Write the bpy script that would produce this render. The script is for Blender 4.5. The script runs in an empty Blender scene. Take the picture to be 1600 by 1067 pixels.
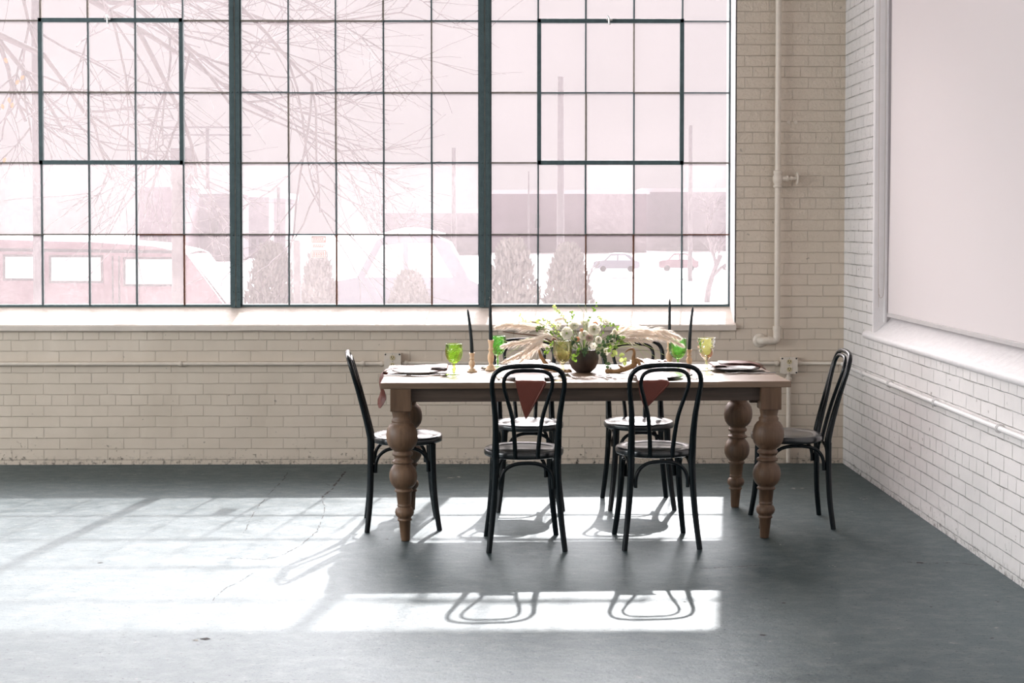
import bpy, bmesh, math, random
from math import sin, cos, pi, radians, sqrt, atan, atan2
from mathutils import Vector, Matrix, noise

S = bpy.context.scene
C = S.collection

# ------------------------------------------------------------------ camera, light, exposure
F = 2222.0                                   # focal length in pixels of the 1600 px wide frame (a 50 mm lens)
PX, PY = 807.0, 415.0                        # principal point
TILT, YAW = atan(62/F), atan(26/F)
CAM = Vector((0.0, -8.932, 1.5))
cd = bpy.data.cameras.new('camera'); cam = bpy.data.objects.new('camera', cd); C.objects.link(cam)
cd.sensor_width = 36.0; cd.lens = F*36/1600
cd.shift_x = -(PX-800)/1600; cd.shift_y = (PY-533.5)/1600
cd.clip_end = 500
cam.location = CAM; cam.rotation_euler = (pi/2-TILT, 0, -YAW)
S.camera = cam
FW = Vector((sin(YAW)*cos(TILT), cos(YAW)*cos(TILT), -sin(TILT)))
RT = Vector((cos(YAW), -sin(YAW), 0)); UP = RT.cross(FW)
def ray(u, v): return FW + RT*((u-PX)/F) - UP*((v-PY)/F)
def at(u, v, y):                             # world point of the plane at depth y that the photo shows at (u, v)
    d = ray(u, v); return CAM + d*((y-CAM.y)/d.y)
def onz(u, v, z):
    d = ray(u, v); return CAM + d*((z-CAM.z)/d.z)
def onx(u, v, x):
    d = ray(u, v); return CAM + d*(x/d.x)

vs = S.view_settings
vs.view_transform = 'Standard'; vs.look = 'None'; vs.gamma = 1.0; vs.use_curve_mapping = False
vs.exposure = 0.0
S.cycles.max_bounces = 10; S.cycles.diffuse_bounces = 6; S.cycles.glossy_bounces = 4
S.cycles.transparent_max_bounces = 24; S.cycles.transmission_bounces = 6
S.cycles.sample_clamp_indirect = 6.0; S.cycles.caustics_refractive = False; S.cycles.caustics_reflective = False
S.cycles.use_denoising = True

SUN_DIR = Vector((-0.17, -1.0, -0.811)).normalized()
sl = bpy.data.lights.new('sun', 'SUN'); sun = bpy.data.objects.new('sun', sl); C.objects.link(sun)
sun.rotation_euler = SUN_DIR.to_track_quat('-Z', 'Y').to_euler(); sun.location = (3, 12, 12)
sl.energy = 9.5; sl.angle = radians(0.8); sl.color = (1.0, 0.92, 0.90)

W = bpy.data.worlds.new('winter_sky'); S.world = W; W.use_nodes = True
nt = W.node_tree; nt.nodes.clear()
def nn(t, **k):
    n = nt.nodes.new(t)
    for a, b in k.items(): setattr(n, a, b)
    return n
tc = nn('ShaderNodeTexCoord'); nrm = nn('ShaderNodeVectorMath', operation='NORMALIZE')
sep = nn('ShaderNodeSeparateXYZ')
mr = nn('ShaderNodeMapRange', interpolation_type='SMOOTHSTEP')          # the sky is far brighter above the haze band, on the sun's side
mr.inputs['From Min'].default_value = 0.168; mr.inputs['From Max'].default_value = 0.36
mr2 = nn('ShaderNodeMapRange', interpolation_type='SMOOTHSTEP')
mr2.inputs['From Min'].default_value = 0.25; mr2.inputs['From Max'].default_value = 0.85
mul = nn('ShaderNodeMath', operation='MULTIPLY')
mx = nn('ShaderNodeMix', data_type='RGBA')
mx.inputs['A'].default_value = (0.47, 0.42, 0.435, 1); mx.inputs['B'].default_value = (21.5, 19.8, 20.0, 1)
bg = nn('ShaderNodeBackground'); bg.inputs['Strength'].default_value = 1.0
wo = nn('ShaderNodeOutputWorld'); L = nt.links.new
L(tc.outputs['Generated'], nrm.inputs[0]); L(nrm.outputs[0], sep.inputs[0]); L(sep.outputs['Z'], mr.inputs['Value']); L(sep.outputs['Y'], mr2.inputs['Value'])
L(mr.outputs['Result'], mul.inputs[0]); L(mr2.outputs['Result'], mul.inputs[1]); L(mul.outputs[0], mx.inputs['Factor']); L(mx.outputs['Result'], bg.inputs['Color']); L(bg.outputs[0], wo.inputs['Surface'])

def area(name, loc, rot, sx, sy, power, col=(1, 1, 1)):
    l = bpy.data.lights.new(name, 'AREA'); l.shape = 'RECTANGLE'; l.size = sx; l.size_y = sy; l.energy = power; l.color = col
    o = bpy.data.objects.new(name, l); C.objects.link(o); o.location = loc; o.rotation_euler = rot; return o
# added fill lamps standing in for daylight from unseen rear and left windows
area('fill_rear_windows', (-2.5, -13.8, 2.3), (radians(90), 0, 0), 7.5, 2.4, 20, (1.0, 0.93, 0.86))
area('fill_left_windows', (-8.8, -6.0, 2.7), (radians(90), 0, radians(-90)), 9.0, 2.6, 730, (0.93, 0.97, 1.0))

# ------------------------------------------------------------------ materials
MATS = {}
def mat(name, col=(0.8, 0.8, 0.8), rough=0.5, spec=0.5, metal=0.0, coat=0.0, nscale=0, namt=0.0, bump=0.0, bscale=80, stretch=(1, 1, 1), subs=0.0):
    if name in MATS: return MATS[name]
    m = bpy.data.materials.new(name); m.use_nodes = True; t = m.node_tree
    b = t.nodes['Principled BSDF']
    b.inputs['Base Color'].default_value = (*col, 1); b.inputs['Roughness'].default_value = rough
    b.inputs['Specular IOR Level'].default_value = spec; b.inputs['Metallic'].default_value = metal
    b.inputs['Coat Weight'].default_value = coat; b.inputs['Coat Roughness'].default_value = 0.15
    tcn = t.nodes.new('ShaderNodeTexCoord'); mp = t.nodes.new('ShaderNodeMapping'); mp.inputs['Scale'].default_value = stretch
    t.links.new(tcn.outputs['Object'], mp.inputs['Vector'])
    if namt:
        n = t.nodes.new('ShaderNodeTexNoise'); n.inputs['Scale'].default_value = nscale; n.inputs['Detail'].default_value = 5
        t.links.new(mp.outputs[0], n.inputs['Vector'])
        r = t.nodes.new('ShaderNodeMix'); r.data_type = 'RGBA'
        r.inputs['A'].default_value = (*[c*(1-namt) for c in col], 1); r.inputs['B'].default_value = (*[min(1, c*(1+namt)) for c in col], 1)
        t.links.new(n.outputs['Fac'], r.inputs['Factor']); t.links.new(r.outputs['Result'], b.inputs['Base Color'])
    if bump:
        n = t.nodes.new('ShaderNodeTexNoise'); n.inputs['Scale'].default_value = bscale; n.inputs['Detail'].default_value = 4
        t.links.new(mp.outputs[0], n.inputs['Vector'])
        bp = t.nodes.new('ShaderNodeBump'); bp.inputs['Strength'].default_value = bump; bp.inputs['Distance'].default_value = 0.01
        t.links.new(n.outputs['Fac'], bp.inputs['Height']); t.links.new(bp.outputs[0], b.inputs['Normal'])
    MATS[name] = m; return m

class G:
    """tiny node helper"""
    def __init__(s, name):
        s.m = bpy.data.materials.new(name); s.m.use_nodes = True; s.t = s.m.node_tree
        s.b = s.t.nodes['Principled BSDF']; s.out = s.t.nodes['Material Output']; MATS[name] = s.m
        s.tc = s.t.nodes.new('ShaderNodeTexCoord')
    def n(s, typ, ins=None, **k):
        x = s.t.nodes.new(typ)
        for a, b in k.items(): setattr(x, a, b)
        for a, b in (ins or {}).items():
            if isinstance(b, bpy.types.NodeSocket): s.t.links.new(b, x.inputs[a])
            else: x.inputs[a].default_value = b
        return x
    def l(s, a, b): s.t.links.new(a, b)
    def math(s, op, a, b=0.0, c=0.0, clamp=False):
        x = s.n('ShaderNodeMath', {0: a, 1: b, 2: c}, operation=op); x.use_clamp = clamp; return x.outputs[0]
    def mix(s, f, a, b):
        x = s.n('ShaderNodeMix', {'Factor': f, 'A': a, 'B': b}, data_type='RGBA'); return x.outputs['Result']
    def ramp(s, f, lo, hi):
        x = s.n('ShaderNodeMapRange', {'Value': f, 'From Min': lo, 'From Max': hi}); return x.outputs['Result']
    def noise(s, vec, scale, detail=4, rough=0.5):
        x = s.n('ShaderNodeTexNoise', {'Vector': vec, 'Scale': scale, 'Detail': detail, 'Roughness': rough}); return x.outputs['Fac']

def brick_mat(name, side, paint, dark, dirt, joint_dark):
    g = G(name); o = g.tc.outputs['Object']
    sx = g.n('ShaderNodeSeparateXYZ', {0: o})
    X = sx.outputs['Y'] if side else sx.outputs['X']; Z = sx.outputs['Z']
    wob = g.n('ShaderNodeVectorMath', {0: g.n('ShaderNodeTexNoise', {'Vector': o, 'Scale': 7.0, 'Detail': 2}).outputs['Color'], 1: (0.5, 0.5, 0.5)}, operation='SUBTRACT')
    wv = g.n('ShaderNodeVectorMath', {0: wob.outputs[0], 'Scale': 0.006}, operation='SCALE')
    cv = g.n('ShaderNodeCombineXYZ', {0: g.math('ADD', X, 0.0625), 1: g.math('ADD', Z, 0.0391)})
    v = g.n('ShaderNodeVectorMath', {0: cv.outputs[0], 1: wv.outputs[0]}, operation='ADD').outputs[0]
    bt = g.n('ShaderNodeTexBrick', {'Vector': v, 'Color1': (1, 1, 1, 1), 'Color2': (0.86, 0.86, 0.86, 1), 'Mortar': (1, 1, 1, 1), 'Scale': 1.0,
             'Mortar Size': 0.0036 if side else 0.0028, 'Mortar Smooth': 0.7, 'Bias': 0.0, 'Brick Width': 0.2, 'Row Height': 0.0686},
             offset=0.5, offset_frequency=2, squash=0.5, squash_frequency=6)
    mort = bt.outputs['Fac']
    n1 = g.noise(o, 2.2, 5, 0.6); n2 = g.noise(o, 38, 6, 0.65); n3 = g.noise(o, 140, 3)
    tone = g.mix(g.ramp(n1, 0.3, 0.7), (*dark, 1), (*paint, 1))
    tone = g.mix(g.math('MULTIPLY', g.math('SUBTRACT', 1.0, bt.outputs['Color']), 0.30), tone, (*dark, 1))
    tone = g.mix(g.math('MULTIPLY', mort, 0.3), tone, (*[min(.9, c*1.22) for c in paint], 1))
    # joints: the paint has cracked open here and there
    br = g.math('MULTIPLY', mort, g.math('MULTIPLY', g.ramp(g.noise(o, 5.5, 4, 0.7), 0.42, 0.62), joint_dark), clamp=True)
    tone = g.mix(br, tone, (0.16, 0.15, 0.13, 1))
    # chipped, dirty band along the floor, gap shadow painted in at its foot
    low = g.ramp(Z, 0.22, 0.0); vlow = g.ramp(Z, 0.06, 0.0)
    chip = g.math('MULTIPLY', g.ramp(n2, 0.60, 0.64), g.math('MULTIPLY', g.ramp(g.noise(o, 3.0, 3), 0.50, 0.62), g.math('POWER', low, 1.3)), clamp=True)
    tone = g.mix(g.math('MULTIPLY', chip, dirt, clamp=True), tone, (0.05, 0.04, 0.035, 1))
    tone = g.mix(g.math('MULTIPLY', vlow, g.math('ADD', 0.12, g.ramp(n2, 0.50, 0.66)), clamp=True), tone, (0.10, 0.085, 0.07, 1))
    sp = g.math('MULTIPLY', g.ramp(g.noise(o, 26, 2), 0.72, 0.75), 0.6)
    tone = g.mix(sp, tone, (0.2, 0.17, 0.14, 1))
    g.l(tone, g.b.inputs['Base Color'])
    g.b.inputs['Roughness'].default_value = 0.45
    up = g.ramp(Z, 1.0, 1.7)                       # the upper courses are older, rougher brick
    hgt = g.math('ADD', g.math('MULTIPLY', g.math('SUBTRACT', 1.0, mort), g.math('ADD', 0.7, g.math('MULTIPLY', g.ramp(g.noise(o, 3.3, 3), 0.35, 0.65), 0.9))), g.math('MULTIPLY', n3, 0.10))
    hgt = g.math('ADD', hgt, g.math('MULTIPLY', g.math('MULTIPLY', n2, up), 2.0))
    hgt = g.math('SUBTRACT', hgt, g.math('MULTIPLY', chip, 1.0))
    bp = g.n('ShaderNodeBump', {'Height': hgt, 'Strength': 1.0, 'Distance': 0.0075 if side else 0.0058})
    g.l(bp.outputs[0], g.b.inputs['Normal'])
    return g.m
M_back = brick_mat('painted_brick_warm_lit', False, (0.67, 0.575, 0.475), (0.62, 0.53, 0.43), 1.0, 0.07)  # the beige is the warm light on this wall, mixed into its paint
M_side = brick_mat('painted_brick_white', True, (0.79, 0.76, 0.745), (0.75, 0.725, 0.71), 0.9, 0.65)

g = G('glossy_painted_concrete'); o = g.tc.outputs['Object']
big = g.noise(o, 0.7, 4, 0.6); mid = g.noise(o, 6, 6, 0.7); fine = g.noise(o, 60, 5, 0.7)
st = g.n('ShaderNodeMapping', {'Vector': o, 'Scale': (1.0, 1.5, 1.0)}).outputs[0]
streak = g.noise(st, 9, 6, 0.75)
base = g.mix(g.ramp(big, 0.35, 0.65), (0.018, 0.034, 0.038, 1), (0.034, 0.052, 0.055, 1))
base = g.mix(g.ramp(streak, 0.45, 0.75), base, (0.095, 0.11, 0.105, 1))
base = g.mix(g.math('MULTIPLY', g.ramp(g.noise(st, 45, 5, 0.7), 0.63, 0.68), 0.75), base, (0.008, 0.010, 0.010, 1))
base = g.mix(g.math('MULTIPLY', g.ramp(g.noise(st, 18, 3, 0.6), 0.71, 0.73), 0.8), base, (0.20, 0.19, 0.17, 1))
rgh = g.n('ShaderNodeMapRange', {'Value': mid, 'From Min': 0.3, 'From Max': 0.7, 'To Min': 0.32, 'To Max': 0.42}).outputs[0]
bp = g.n('ShaderNodeBump', {'Height': g.math('ADD', fine, g.math('MULTIPLY', streak, 2.0)), 'Strength': 0.25, 'Distance': 0.004}).outputs[0]
df = g.n('ShaderNodeBsdfDiffuse', {'Color': base, 'Normal': bp})
gl = g.n('ShaderNodeBsdfGlossy', {'Color': (0.90, 0.98, 1.0, 1), 'Roughness': rgh, 'Normal': bp})
lw = g.n('ShaderNodeLayerWeight', {'Blend': 0.5, 'Normal': bp})
wet = g.math('SUBTRACT', g.math('ADD', 0.06, g.math('MULTIPLY', g.math('POWER', lw.outputs['Facing'], 2.0), 0.145)), g.math('MULTIPLY', g.math('ADD', g.ramp(g.noise(st, 45, 5, 0.7), 0.58, 0.66), g.ramp(g.noise(st, 130, 4, 0.7), 0.56, 0.66)), 0.055))
g.l(g.n('ShaderNodeMixShader', {0: wet, 1: df.outputs[0], 2: gl.outputs[0]}).outputs[0], g.out.inputs['Surface']); M_floor = g.m

# dusty window glass: mostly clear; its backlit dust film also imitates the outdoor haze
def pane_mat(name, veil, speck):
    g = G(name); o = g.tc.outputs['Object']
    tr = g.n('ShaderNodeBsdfTransparent', {'Color': (0.97, 0.97, 0.975, 1)})
    tl = g.n('ShaderNodeBsdfTranslucent', {'Color': (0.93, 0.885, 0.90, 1)})
    gl = g.n('ShaderNodeBsdfGlossy', {'Color': (1, 1, 1, 1), 'Roughness': 0.04})
    f = g.math('ADD', veil, g.math('MULTIPLY', g.ramp(g.noise(o, 90, 3, 0.7), 0.45, 0.7), speck))
    f = g.math('ADD', f, g.math('MULTIPLY', g.ramp(g.noise(o, 1.3, 3), 0.4, 0.7), speck*0.8))
    m1 = g.n('ShaderNodeMixShader', {0: f, 1: tr.outputs[0], 2: tl.outputs[0]})
    m2 = g.n('ShaderNodeMixShader', {0: 0.03, 1: m1.outputs[0], 2: gl.outputs[0]})
    g.l(m2.outputs[0], g.out.inputs['Surface']); return g.m
M_pane = pane_mat('dusty_haze_glass', 0.085, 0.014)
M_paned = pane_mat('dirtier_window_glass', 0.095, 0.055)

def translucent(name, col, tcol, amt, rough=0.6, trans=0.0):
    g = G(name); g.b.inputs['Base Color'].default_value = (*col, 1); g.b.inputs['Roughness'].default_value = rough
    tl = g.n('ShaderNodeBsdfTranslucent', {'Color': (*tcol, 1)})
    m1 = g.n('ShaderNodeMixShader', {0: amt, 1: g.b.outputs[0], 2: tl.outputs[0]})
    if trans:
        tp = g.n('ShaderNodeBsdfTransparent', {'Color': (1, 1, 1, 1)})
        m1 = g.n('ShaderNodeMixShader', {0: trans, 1: m1.outputs[0], 2: tp.outputs[0]})
    g.l(m1.outputs[0], g.out.inputs['Surface']); return g.m
M_blind = translucent('roller_blind_fabric', (0.93, 0.885, 0.88), (0.92, 0.86, 0.85), 0.42, 0.8)
M_petal = translucent('white_petal', (0.90, 0.88, 0.82), (0.90, 0.88, 0.78), 0.50, 0.6)
M_petal2 = translucent('taupe_petal', (0.62, 0.50, 0.43), (0.65, 0.5, 0.40), 0.35, 0.6)
M_petal3 = translucent('peach_petal', (0.85, 0.52, 0.33), (0.85, 0.5, 0.3), 0.35, 0.6)
M_leaf = translucent('green_leaf', (0.05, 0.13, 0.035), (0.30, 0.52, 0.06), 0.40, 0.4)
M_leafl = translucent('pale_green_leaf', (0.38, 0.50, 0.16), (0.62, 0.75, 0.22), 0.45, 0.5)
M_leafd = translucent('dark_green_leaf', (0.025, 0.055, 0.03), (0.08, 0.16, 0.05), 0.25, 0.35)
M_plume = translucent('pampas_fibre', (0.88, 0.81, 0.73), (0.92, 0.85, 0.77), 0.55, 0.8)
M_grass = translucent('grass_blade', (0.50, 0.60, 0.28), (0.6, 0.7, 0.3), 0.35, 0.5)
def colored_glass(name, tint, glow):
    g = G(name)
    fr = g.n('ShaderNodeFresnel', {'IOR': 1.5})
    tp = g.n('ShaderNodeBsdfTransparent', {'Color': (*tint, 1)}); tl = g.n('ShaderNodeBsdfTranslucent', {'Color': (*glow, 1)})
    gl = g.n('ShaderNodeBsdfGlossy', {'Color': (1, 1, 1, 1), 'Roughness': 0.06})
    m1 = g.n('ShaderNodeMixShader', {0: 0.06, 1: tp.outputs[0], 2: tl.outputs[0]})
    m2 = g.n('ShaderNodeMixShader', {0: g.math('ADD', 0.06, g.math('MULTIPLY', fr.outputs[0], 0.8)), 1: m1.outputs[0], 2: gl.outputs[0]})
    g.l(m2.outputs[0], g.out.inputs['Surface']); return g.m
M_gg = colored_glass('lime_green_glass', (0.74, 0.88, 0.40), (0.5, 0.72, 0.12))
M_gg2 = colored_glass('bright_green_glass', (0.62, 0.90, 0.48), (0.35, 0.8, 0.2))
M_gy = colored_glass('pale_yellow_green_glass', (0.93, 0.94, 0.72), (0.8, 0.82, 0.4))
M_ga = colored_glass('olive_glass', (0.84, 0.82, 0.60), (0.55, 0.55, 0.25))

def wood(name, c1, c2, axis, rough=0.5, sc=1.0):
    g = G(name); o = g.tc.outputs['Object']
    s = [22.0*sc]*3; s[axis] = 1.3*sc
    mp = g.n('ShaderNodeMapping', {'Vector': o, 'Scale': tuple(s)}).outputs[0]
    n = g.noise(mp, 1.0, 6, 0.65)
    s2 = [70.0*sc]*3; s2[axis] = 3.0*sc
    n2 = g.noise(g.n('ShaderNodeMapping', {'Vector': o, 'Scale': tuple(s2)}).outputs[0], 1.0, 4, 0.7)
    c = g.mix(g.ramp(n, 0.3, 0.7), (*c1, 1), (*c2, 1))
    c = g.mix(g.math('MULTIPLY', g.ramp(n2, 0.50, 0.75), 0.5), c, (*[x*0.45 for x in c1], 1))
    g.l(c, g.b.inputs['Base Color']); g.b.inputs['Roughness'].default_value = rough
    bp = g.n('ShaderNodeBump', {'Height': n2, 'Strength': 0.25, 'Distance': 0.002}); g.l(bp.outputs[0], g.b.inputs['Normal'])
    return g.m
M_top = wood('weathered_elm_top', (0.15, 0.093, 0.058), (0.30, 0.21, 0.145), 0, 0.42)
M_apron = wood('weathered_elm_apron', (0.050, 0.033, 0.024), (0.11, 0.075, 0.055), 0, 0.55)
M_leg = wood('turned_elm', (0.085, 0.045, 0.025), (0.22, 0.128, 0.072), 2, 0.5, 0.75)
M_beech = wood('pale_turned_beech', (0.80, 0.57, 0.36), (0.90, 0.68, 0.46), 2, 0.5)

M_black = mat('black_lacquered_wood', (0.003, 0.006, 0.008), 0.25, 0.28, bump=0.04, bscale=30)
M_seat = mat('black_lacquered_seat', (0.004, 0.006, 0.008), 0.30, 0.8, coat=0.5)
M_steel = mat('painted_steel_bar', (0.06, 0.098, 0.105), 0.5, 0.4, nscale=30, namt=0.35, bump=0.3, bscale=90)
M_putty = mat('weathered_putty_bar', (0.20, 0.185, 0.16), 0.8, 0.3, nscale=45, namt=0.7, bump=0.6, bscale=120)
M_rust = mat('rusty_steel_bar', (0.13, 0.055, 0.03), 0.8, 0.3, nscale=60, namt=0.8, bump=0.8, bscale=120)
M_white = mat('thick_white_paint', (0.80, 0.775, 0.775), 0.5, 0.4, nscale=20, namt=0.05, bump=0.5, bscale=22)
M_sill = mat('cream_sill_paint', (0.68, 0.60, 0.53), 0.5, 0.4, nscale=20, namt=0.05, bump=0.4, bscale=22)
M_cream = mat('cream_painted_metal', (0.66, 0.585, 0.50), 0.4, 0.5, nscale=30, namt=0.1, bump=0.25, bscale=60)
M_whitep = mat('white_painted_metal', (0.78, 0.76, 0.75), 0.4, 0.5, nscale=30, namt=0.05)
M_silver = mat('polished_steel', (0.62, 0.62, 0.62), 0.16, 0.5, 1.0, nscale=40, namt=0.1)
M_plate = mat('grey_glazed_stoneware', (0.55, 0.54, 0.53), 0.2, 0.5, coat=0.5, nscale=40, namt=0.06)
M_plated = mat('dark_glazed_stoneware', (0.05, 0.055, 0.06), 0.25, 0.5, coat=0.5, nscale=40, namt=0.2)
M_nap = mat('rust_satin', (0.14, 0.034, 0.022), 0.42, 0.4, nscale=18, namt=0.18, bump=0.1, bscale=200)
M_wax = mat('charcoal_wax', (0.010, 0.018, 0.022), 0.4, 0.35, nscale=12, namt=0.3)
M_wick = mat('cotton_wick', (0.6, 0.56, 0.5), 0.9)
M_bowl = mat('dark_brown_stoneware', (0.045, 0.030, 0.024), 0.5, 0.5, nscale=30, namt=0.3, bump=0.2, bscale=50)
M_soil = mat('flower_foam', (0.05, 0.07, 0.03), 0.9)
M_antler = mat('shed_antler', (0.34, 0.20, 0.095), 0.6, 0.4, nscale=35, namt=0.55, bump=0.6, bscale=60)
M_twig = mat('brown_twig', (0.17, 0.10, 0.065), 0.8, nscale=60, namt=0.4)
M_stem = mat('green_stem', (0.20, 0.28, 0.09), 0.6, nscale=60, namt=0.2)
M_ivory = mat('ivory_plastic', (0.55, 0.46, 0.27), 0.4, nscale=30, namt=0.05)
M_dark = mat('dark_slot', (0.012, 0.012, 0.012), 0.7)
M_dirtc = mat('crack_dirt', (0.03, 0.028, 0.026), 0.9, nscale=80, namt=0.6)
M_chain = mat('bead_chain', (0.45, 0.38, 0.33), 0.5)
M_ceil = mat('white_ceiling_paint', (0.72, 0.70, 0.68), 0.8, nscale=3, namt=0.03)
M_snow = mat('old_snow', (0.55, 0.52, 0.54), 0.9, nscale=0.4, namt=0.08, bump=0.3, bscale=2)
M_van = mat('maroon_van_paint', (0.20, 0.115, 0.14), 0.35, nscale=5, namt=0.15)
M_vanglass = mat('van_window_glass', (0.78, 0.78, 0.80), 0.1, 0.8)
M_rubber = mat('black_rubber', (0.04, 0.04, 0.045), 0.8)
M_bldg = mat('hazy_brick_building', (0.19, 0.15, 0.175), 0.9, nscale=1.2, namt=0.12)
M_bldg2 = mat('hazy_grey_building', (0.22, 0.20, 0.22), 0.9, nscale=1.2, namt=0.12)
M_sunblock = mat('pale_sun_block', (0.6, 0.57, 0.56), 0.9, nscale=3, namt=0.05)
M_bark = mat('winter_bark', (0.12, 0.105, 0.115), 0.9, nscale=20, namt=0.3)
M_pole = mat('weathered_pole', (0.13, 0.12, 0.13), 0.9, nscale=9, namt=0.2)
M_bush = mat('winter_shrub_foliage', (0.20, 0.195, 0.19), 0.95, nscale=7, namt=0.5)
M_car = mat('blue_grey_car_paint', (0.22, 0.23, 0.28), 0.4, nscale=3, namt=0.1)
M_signr = mat('red_sign_ink', (0.75, 0.12, 0.07), 0.7)
M_signw = translucent('white_sticker', (0.8, 0.78, 0.77), (0.8, 0.78, 0.77), 0.5, 0.6)
M_orange = mat('orange_leaf', (0.40, 0.15, 0.03), 0.8)

# ------------------------------------------------------------------ helpers
def tag(o, label=None, cat=None, group=None, kind=None):
    if label: o['label'] = label
    if cat: o['category'] = cat
    if group: o['group'] = group
    if kind: o['kind'] = kind
    return o
def empty(name, loc=(0, 0, 0), rz=0.0):
    o = bpy.data.objects.new(name, None); o.empty_display_size = 0.1; C.objects.link(o)
    o.location = loc; o.rotation_euler = (0, 0, rz); return o
def copy_tree(o, parent=None):
    c = o.copy(); C.objects.link(c)
    if parent: c.parent = parent
    for ch in list(o.children): copy_tree(ch, c)
    return c

class MB:
    def __init__(s): s.v = []; s.f = []; s.sm = []
    def add(s, vs_, fs, smooth=False):
        k = len(s.v); s.v += [tuple(p) for p in vs_]
        for f in fs: s.f.append([i+k for i in f]); s.sm.append(smooth)
        return s
    def box(s, a, b, mtx=None):
        x0, y0, z0 = a; x1, y1, z1 = b
        vv = [Vector(p) for p in ((x0, y0, z0), (x1, y0, z0), (x1, y1, z0), (x0, y1, z0), (x0, y0, z1), (x1, y0, z1), (x1, y1, z1), (x0, y1, z1))]
        if mtx: vv = [mtx @ p for p in vv]
        return s.add(vv, [(0, 3, 2, 1), (4, 5, 6, 7), (0, 1, 5, 4), (1, 2, 6, 5), (2, 3, 7, 6), (3, 0, 4, 7)])
    def cbox(s, a, b, c=0.002):
        """box with chamfered long edges on all sides (24 corner points)"""
        bm = bmesh.new(); x0, y0, z0 = a; x1, y1, z1 = b
        r = bmesh.ops.create_cube(bm, size=1.0)
        for v in bm.verts: v.co = Vector(((x0+x1)/2+v.co.x*(x1-x0), (y0+y1)/2+v.co.y*(y1-y0), (z0+z1)/2+v.co.z*(z1-z0)))
        bmesh.ops.bevel(bm, geom=bm.edges[:], offset=c, segments=2, affect='EDGES', profile=0.6)
        bm.verts.index_update(); s.add([v.co.copy() for v in bm.verts], [[v.index for v in f.verts] for f in bm.faces]); bm.free(); return s
    def tube(s, pts, rad, n=10, cap=True, smooth=True, flat=1.0):
        pts = [Vector(p) for p in pts]; m = len(pts)
        if not hasattr(rad, '__len__'): rad = [rad]*m
        closed = False
        tan = []
        for i in range(m):
            t = pts[min(i+1, m-1)]-pts[max(i-1, 0)]; tan.append(t.normalized() if t.length > 1e-9 else Vector((0, 0, 1)))
        ref = Vector((0, 0, 1)) if abs(tan[0].z) < 0.9 else Vector((1, 0, 0))
        nx = tan[0].cross(ref).normalized(); ring = []
        for i in range(m):
            nx = (nx-tan[i]*nx.dot(tan[i])).normalized(); ny = tan[i].cross(nx)
            ring.append([pts[i]+(nx*cos(2*pi*k/n)+ny*sin(2*pi*k/n)*flat)*rad[i] for k in range(n)])
        vv = [p for r in ring for p in r]
        ff = [(i*n+k, i*n+(k+1) % n, (i+1)*n+(k+1) % n, (i+1)*n+k) for i in range(m-1) for k in range(n)]
        s.add(vv, ff, smooth)
        if cap:
            s.add(ring[0], [tuple(range(n))[::-1]]); s.add(ring[-1], [tuple(range(n))])
        return s
    def lathe(s, prof, n=24, loc=(0, 0, 0), mtx=None, smooth=True, rfun=None):
        vv = []; m = len(prof)
        for j, (r, z) in enumerate(prof):
            for k in range(n):
                a = 2*pi*k/n; rr = r*(rfun(j, a, z) if rfun else 1)
                p = Vector((rr*cos(a), rr*sin(a), z)); p = mtx @ p if mtx else p
                vv.append(p+Vector(loc))
        ff = [(j*n+k, j*n+(k+1) % n, (j+1)*n+(k+1) % n, (j+1)*n+k) for j in range(m-1) for k in range(n)]
        s.add(vv, ff, smooth); return s
    def prism(s, poly, y0, y1, mp=lambda a, y, b: (a, y, b)):
        n = len(poly)
        vv = [mp(a, y0, b) for a, b in poly]+[mp(a, y1, b) for a, b in poly]
        ff = [tuple(range(n))[::-1], tuple(range(n, 2*n))]+[(i, (i+1) % n, n+(i+1) % n, n+i) for i in range(n)]
        return s.add(vv, ff)
    def ball(s, c, r, n=12, m=8, sc=(1, 1, 1), rough=0.0):
        c = Vector(c); vv = []
        for j in range(m+1):
            t = pi*j/m
            for k in range(n):
                a = 2*pi*k/n; d = Vector((sin(t)*cos(a)*sc[0], sin(t)*sin(a)*sc[1], cos(t)*sc[2]))
                q = r*(1+(rough*noise.noise((c+d*3)*1.7) if rough else 0)); vv.append(c+d*q)
        ff = [(j*n+k, (j+1)*n+k, (j+1)*n+(k+1) % n, j*n+(k+1) % n) for j in range(m) for k in range(n)]
        return s.add(vv, ff, True)
    def sheet(s, grid, th=0.0, smooth=True):
        """grid of points; th>0 gives it thickness along its normal"""
        R = len(grid); Q = len(grid[0]); g_ = [[Vector(p) for p in r] for r in grid]
        ff = [(i*Q+j, i*Q+j+1, (i+1)*Q+j+1, (i+1)*Q+j) for i in range(R-1) for j in range(Q-1)]
        if not th: return s.add([p for r in g_ for p in r], ff, smooth)
        top = []; bot = []
        for i in range(R):
            for j in range(Q):
                a = g_[min(i+1, R-1)][j]-g_[max(i-1, 0)][j]; b = g_[i][min(j+1, Q-1)]-g_[i][max(j-1, 0)]
                nr = a.cross(b); nr = nr.normalized() if nr.length > 1e-12 else Vector((0, 0, 1))
                top.append(g_[i][j]+nr*th/2); bot.append(g_[i][j]-nr*th/2)
        s.add(top, ff, smooth); s.add(bot, [f[::-1] for f in ff], smooth)
        edge = [(0, j) for j in range(Q)]+[(i, Q-1) for i in range(1, R)]+[(R-1, j) for j in range(Q-2, -1, -1)]+[(i, 0) for i in range(R-2, 0, -1)]
        e = [i*Q+j for i, j in edge]; N = len(e)
        s.add([top[i] for i in e]+[bot[i] for i in e], [(i, N+i, N+(i+1) % N, (i+1) % N) for i in range(N)], False)
        return s
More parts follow.
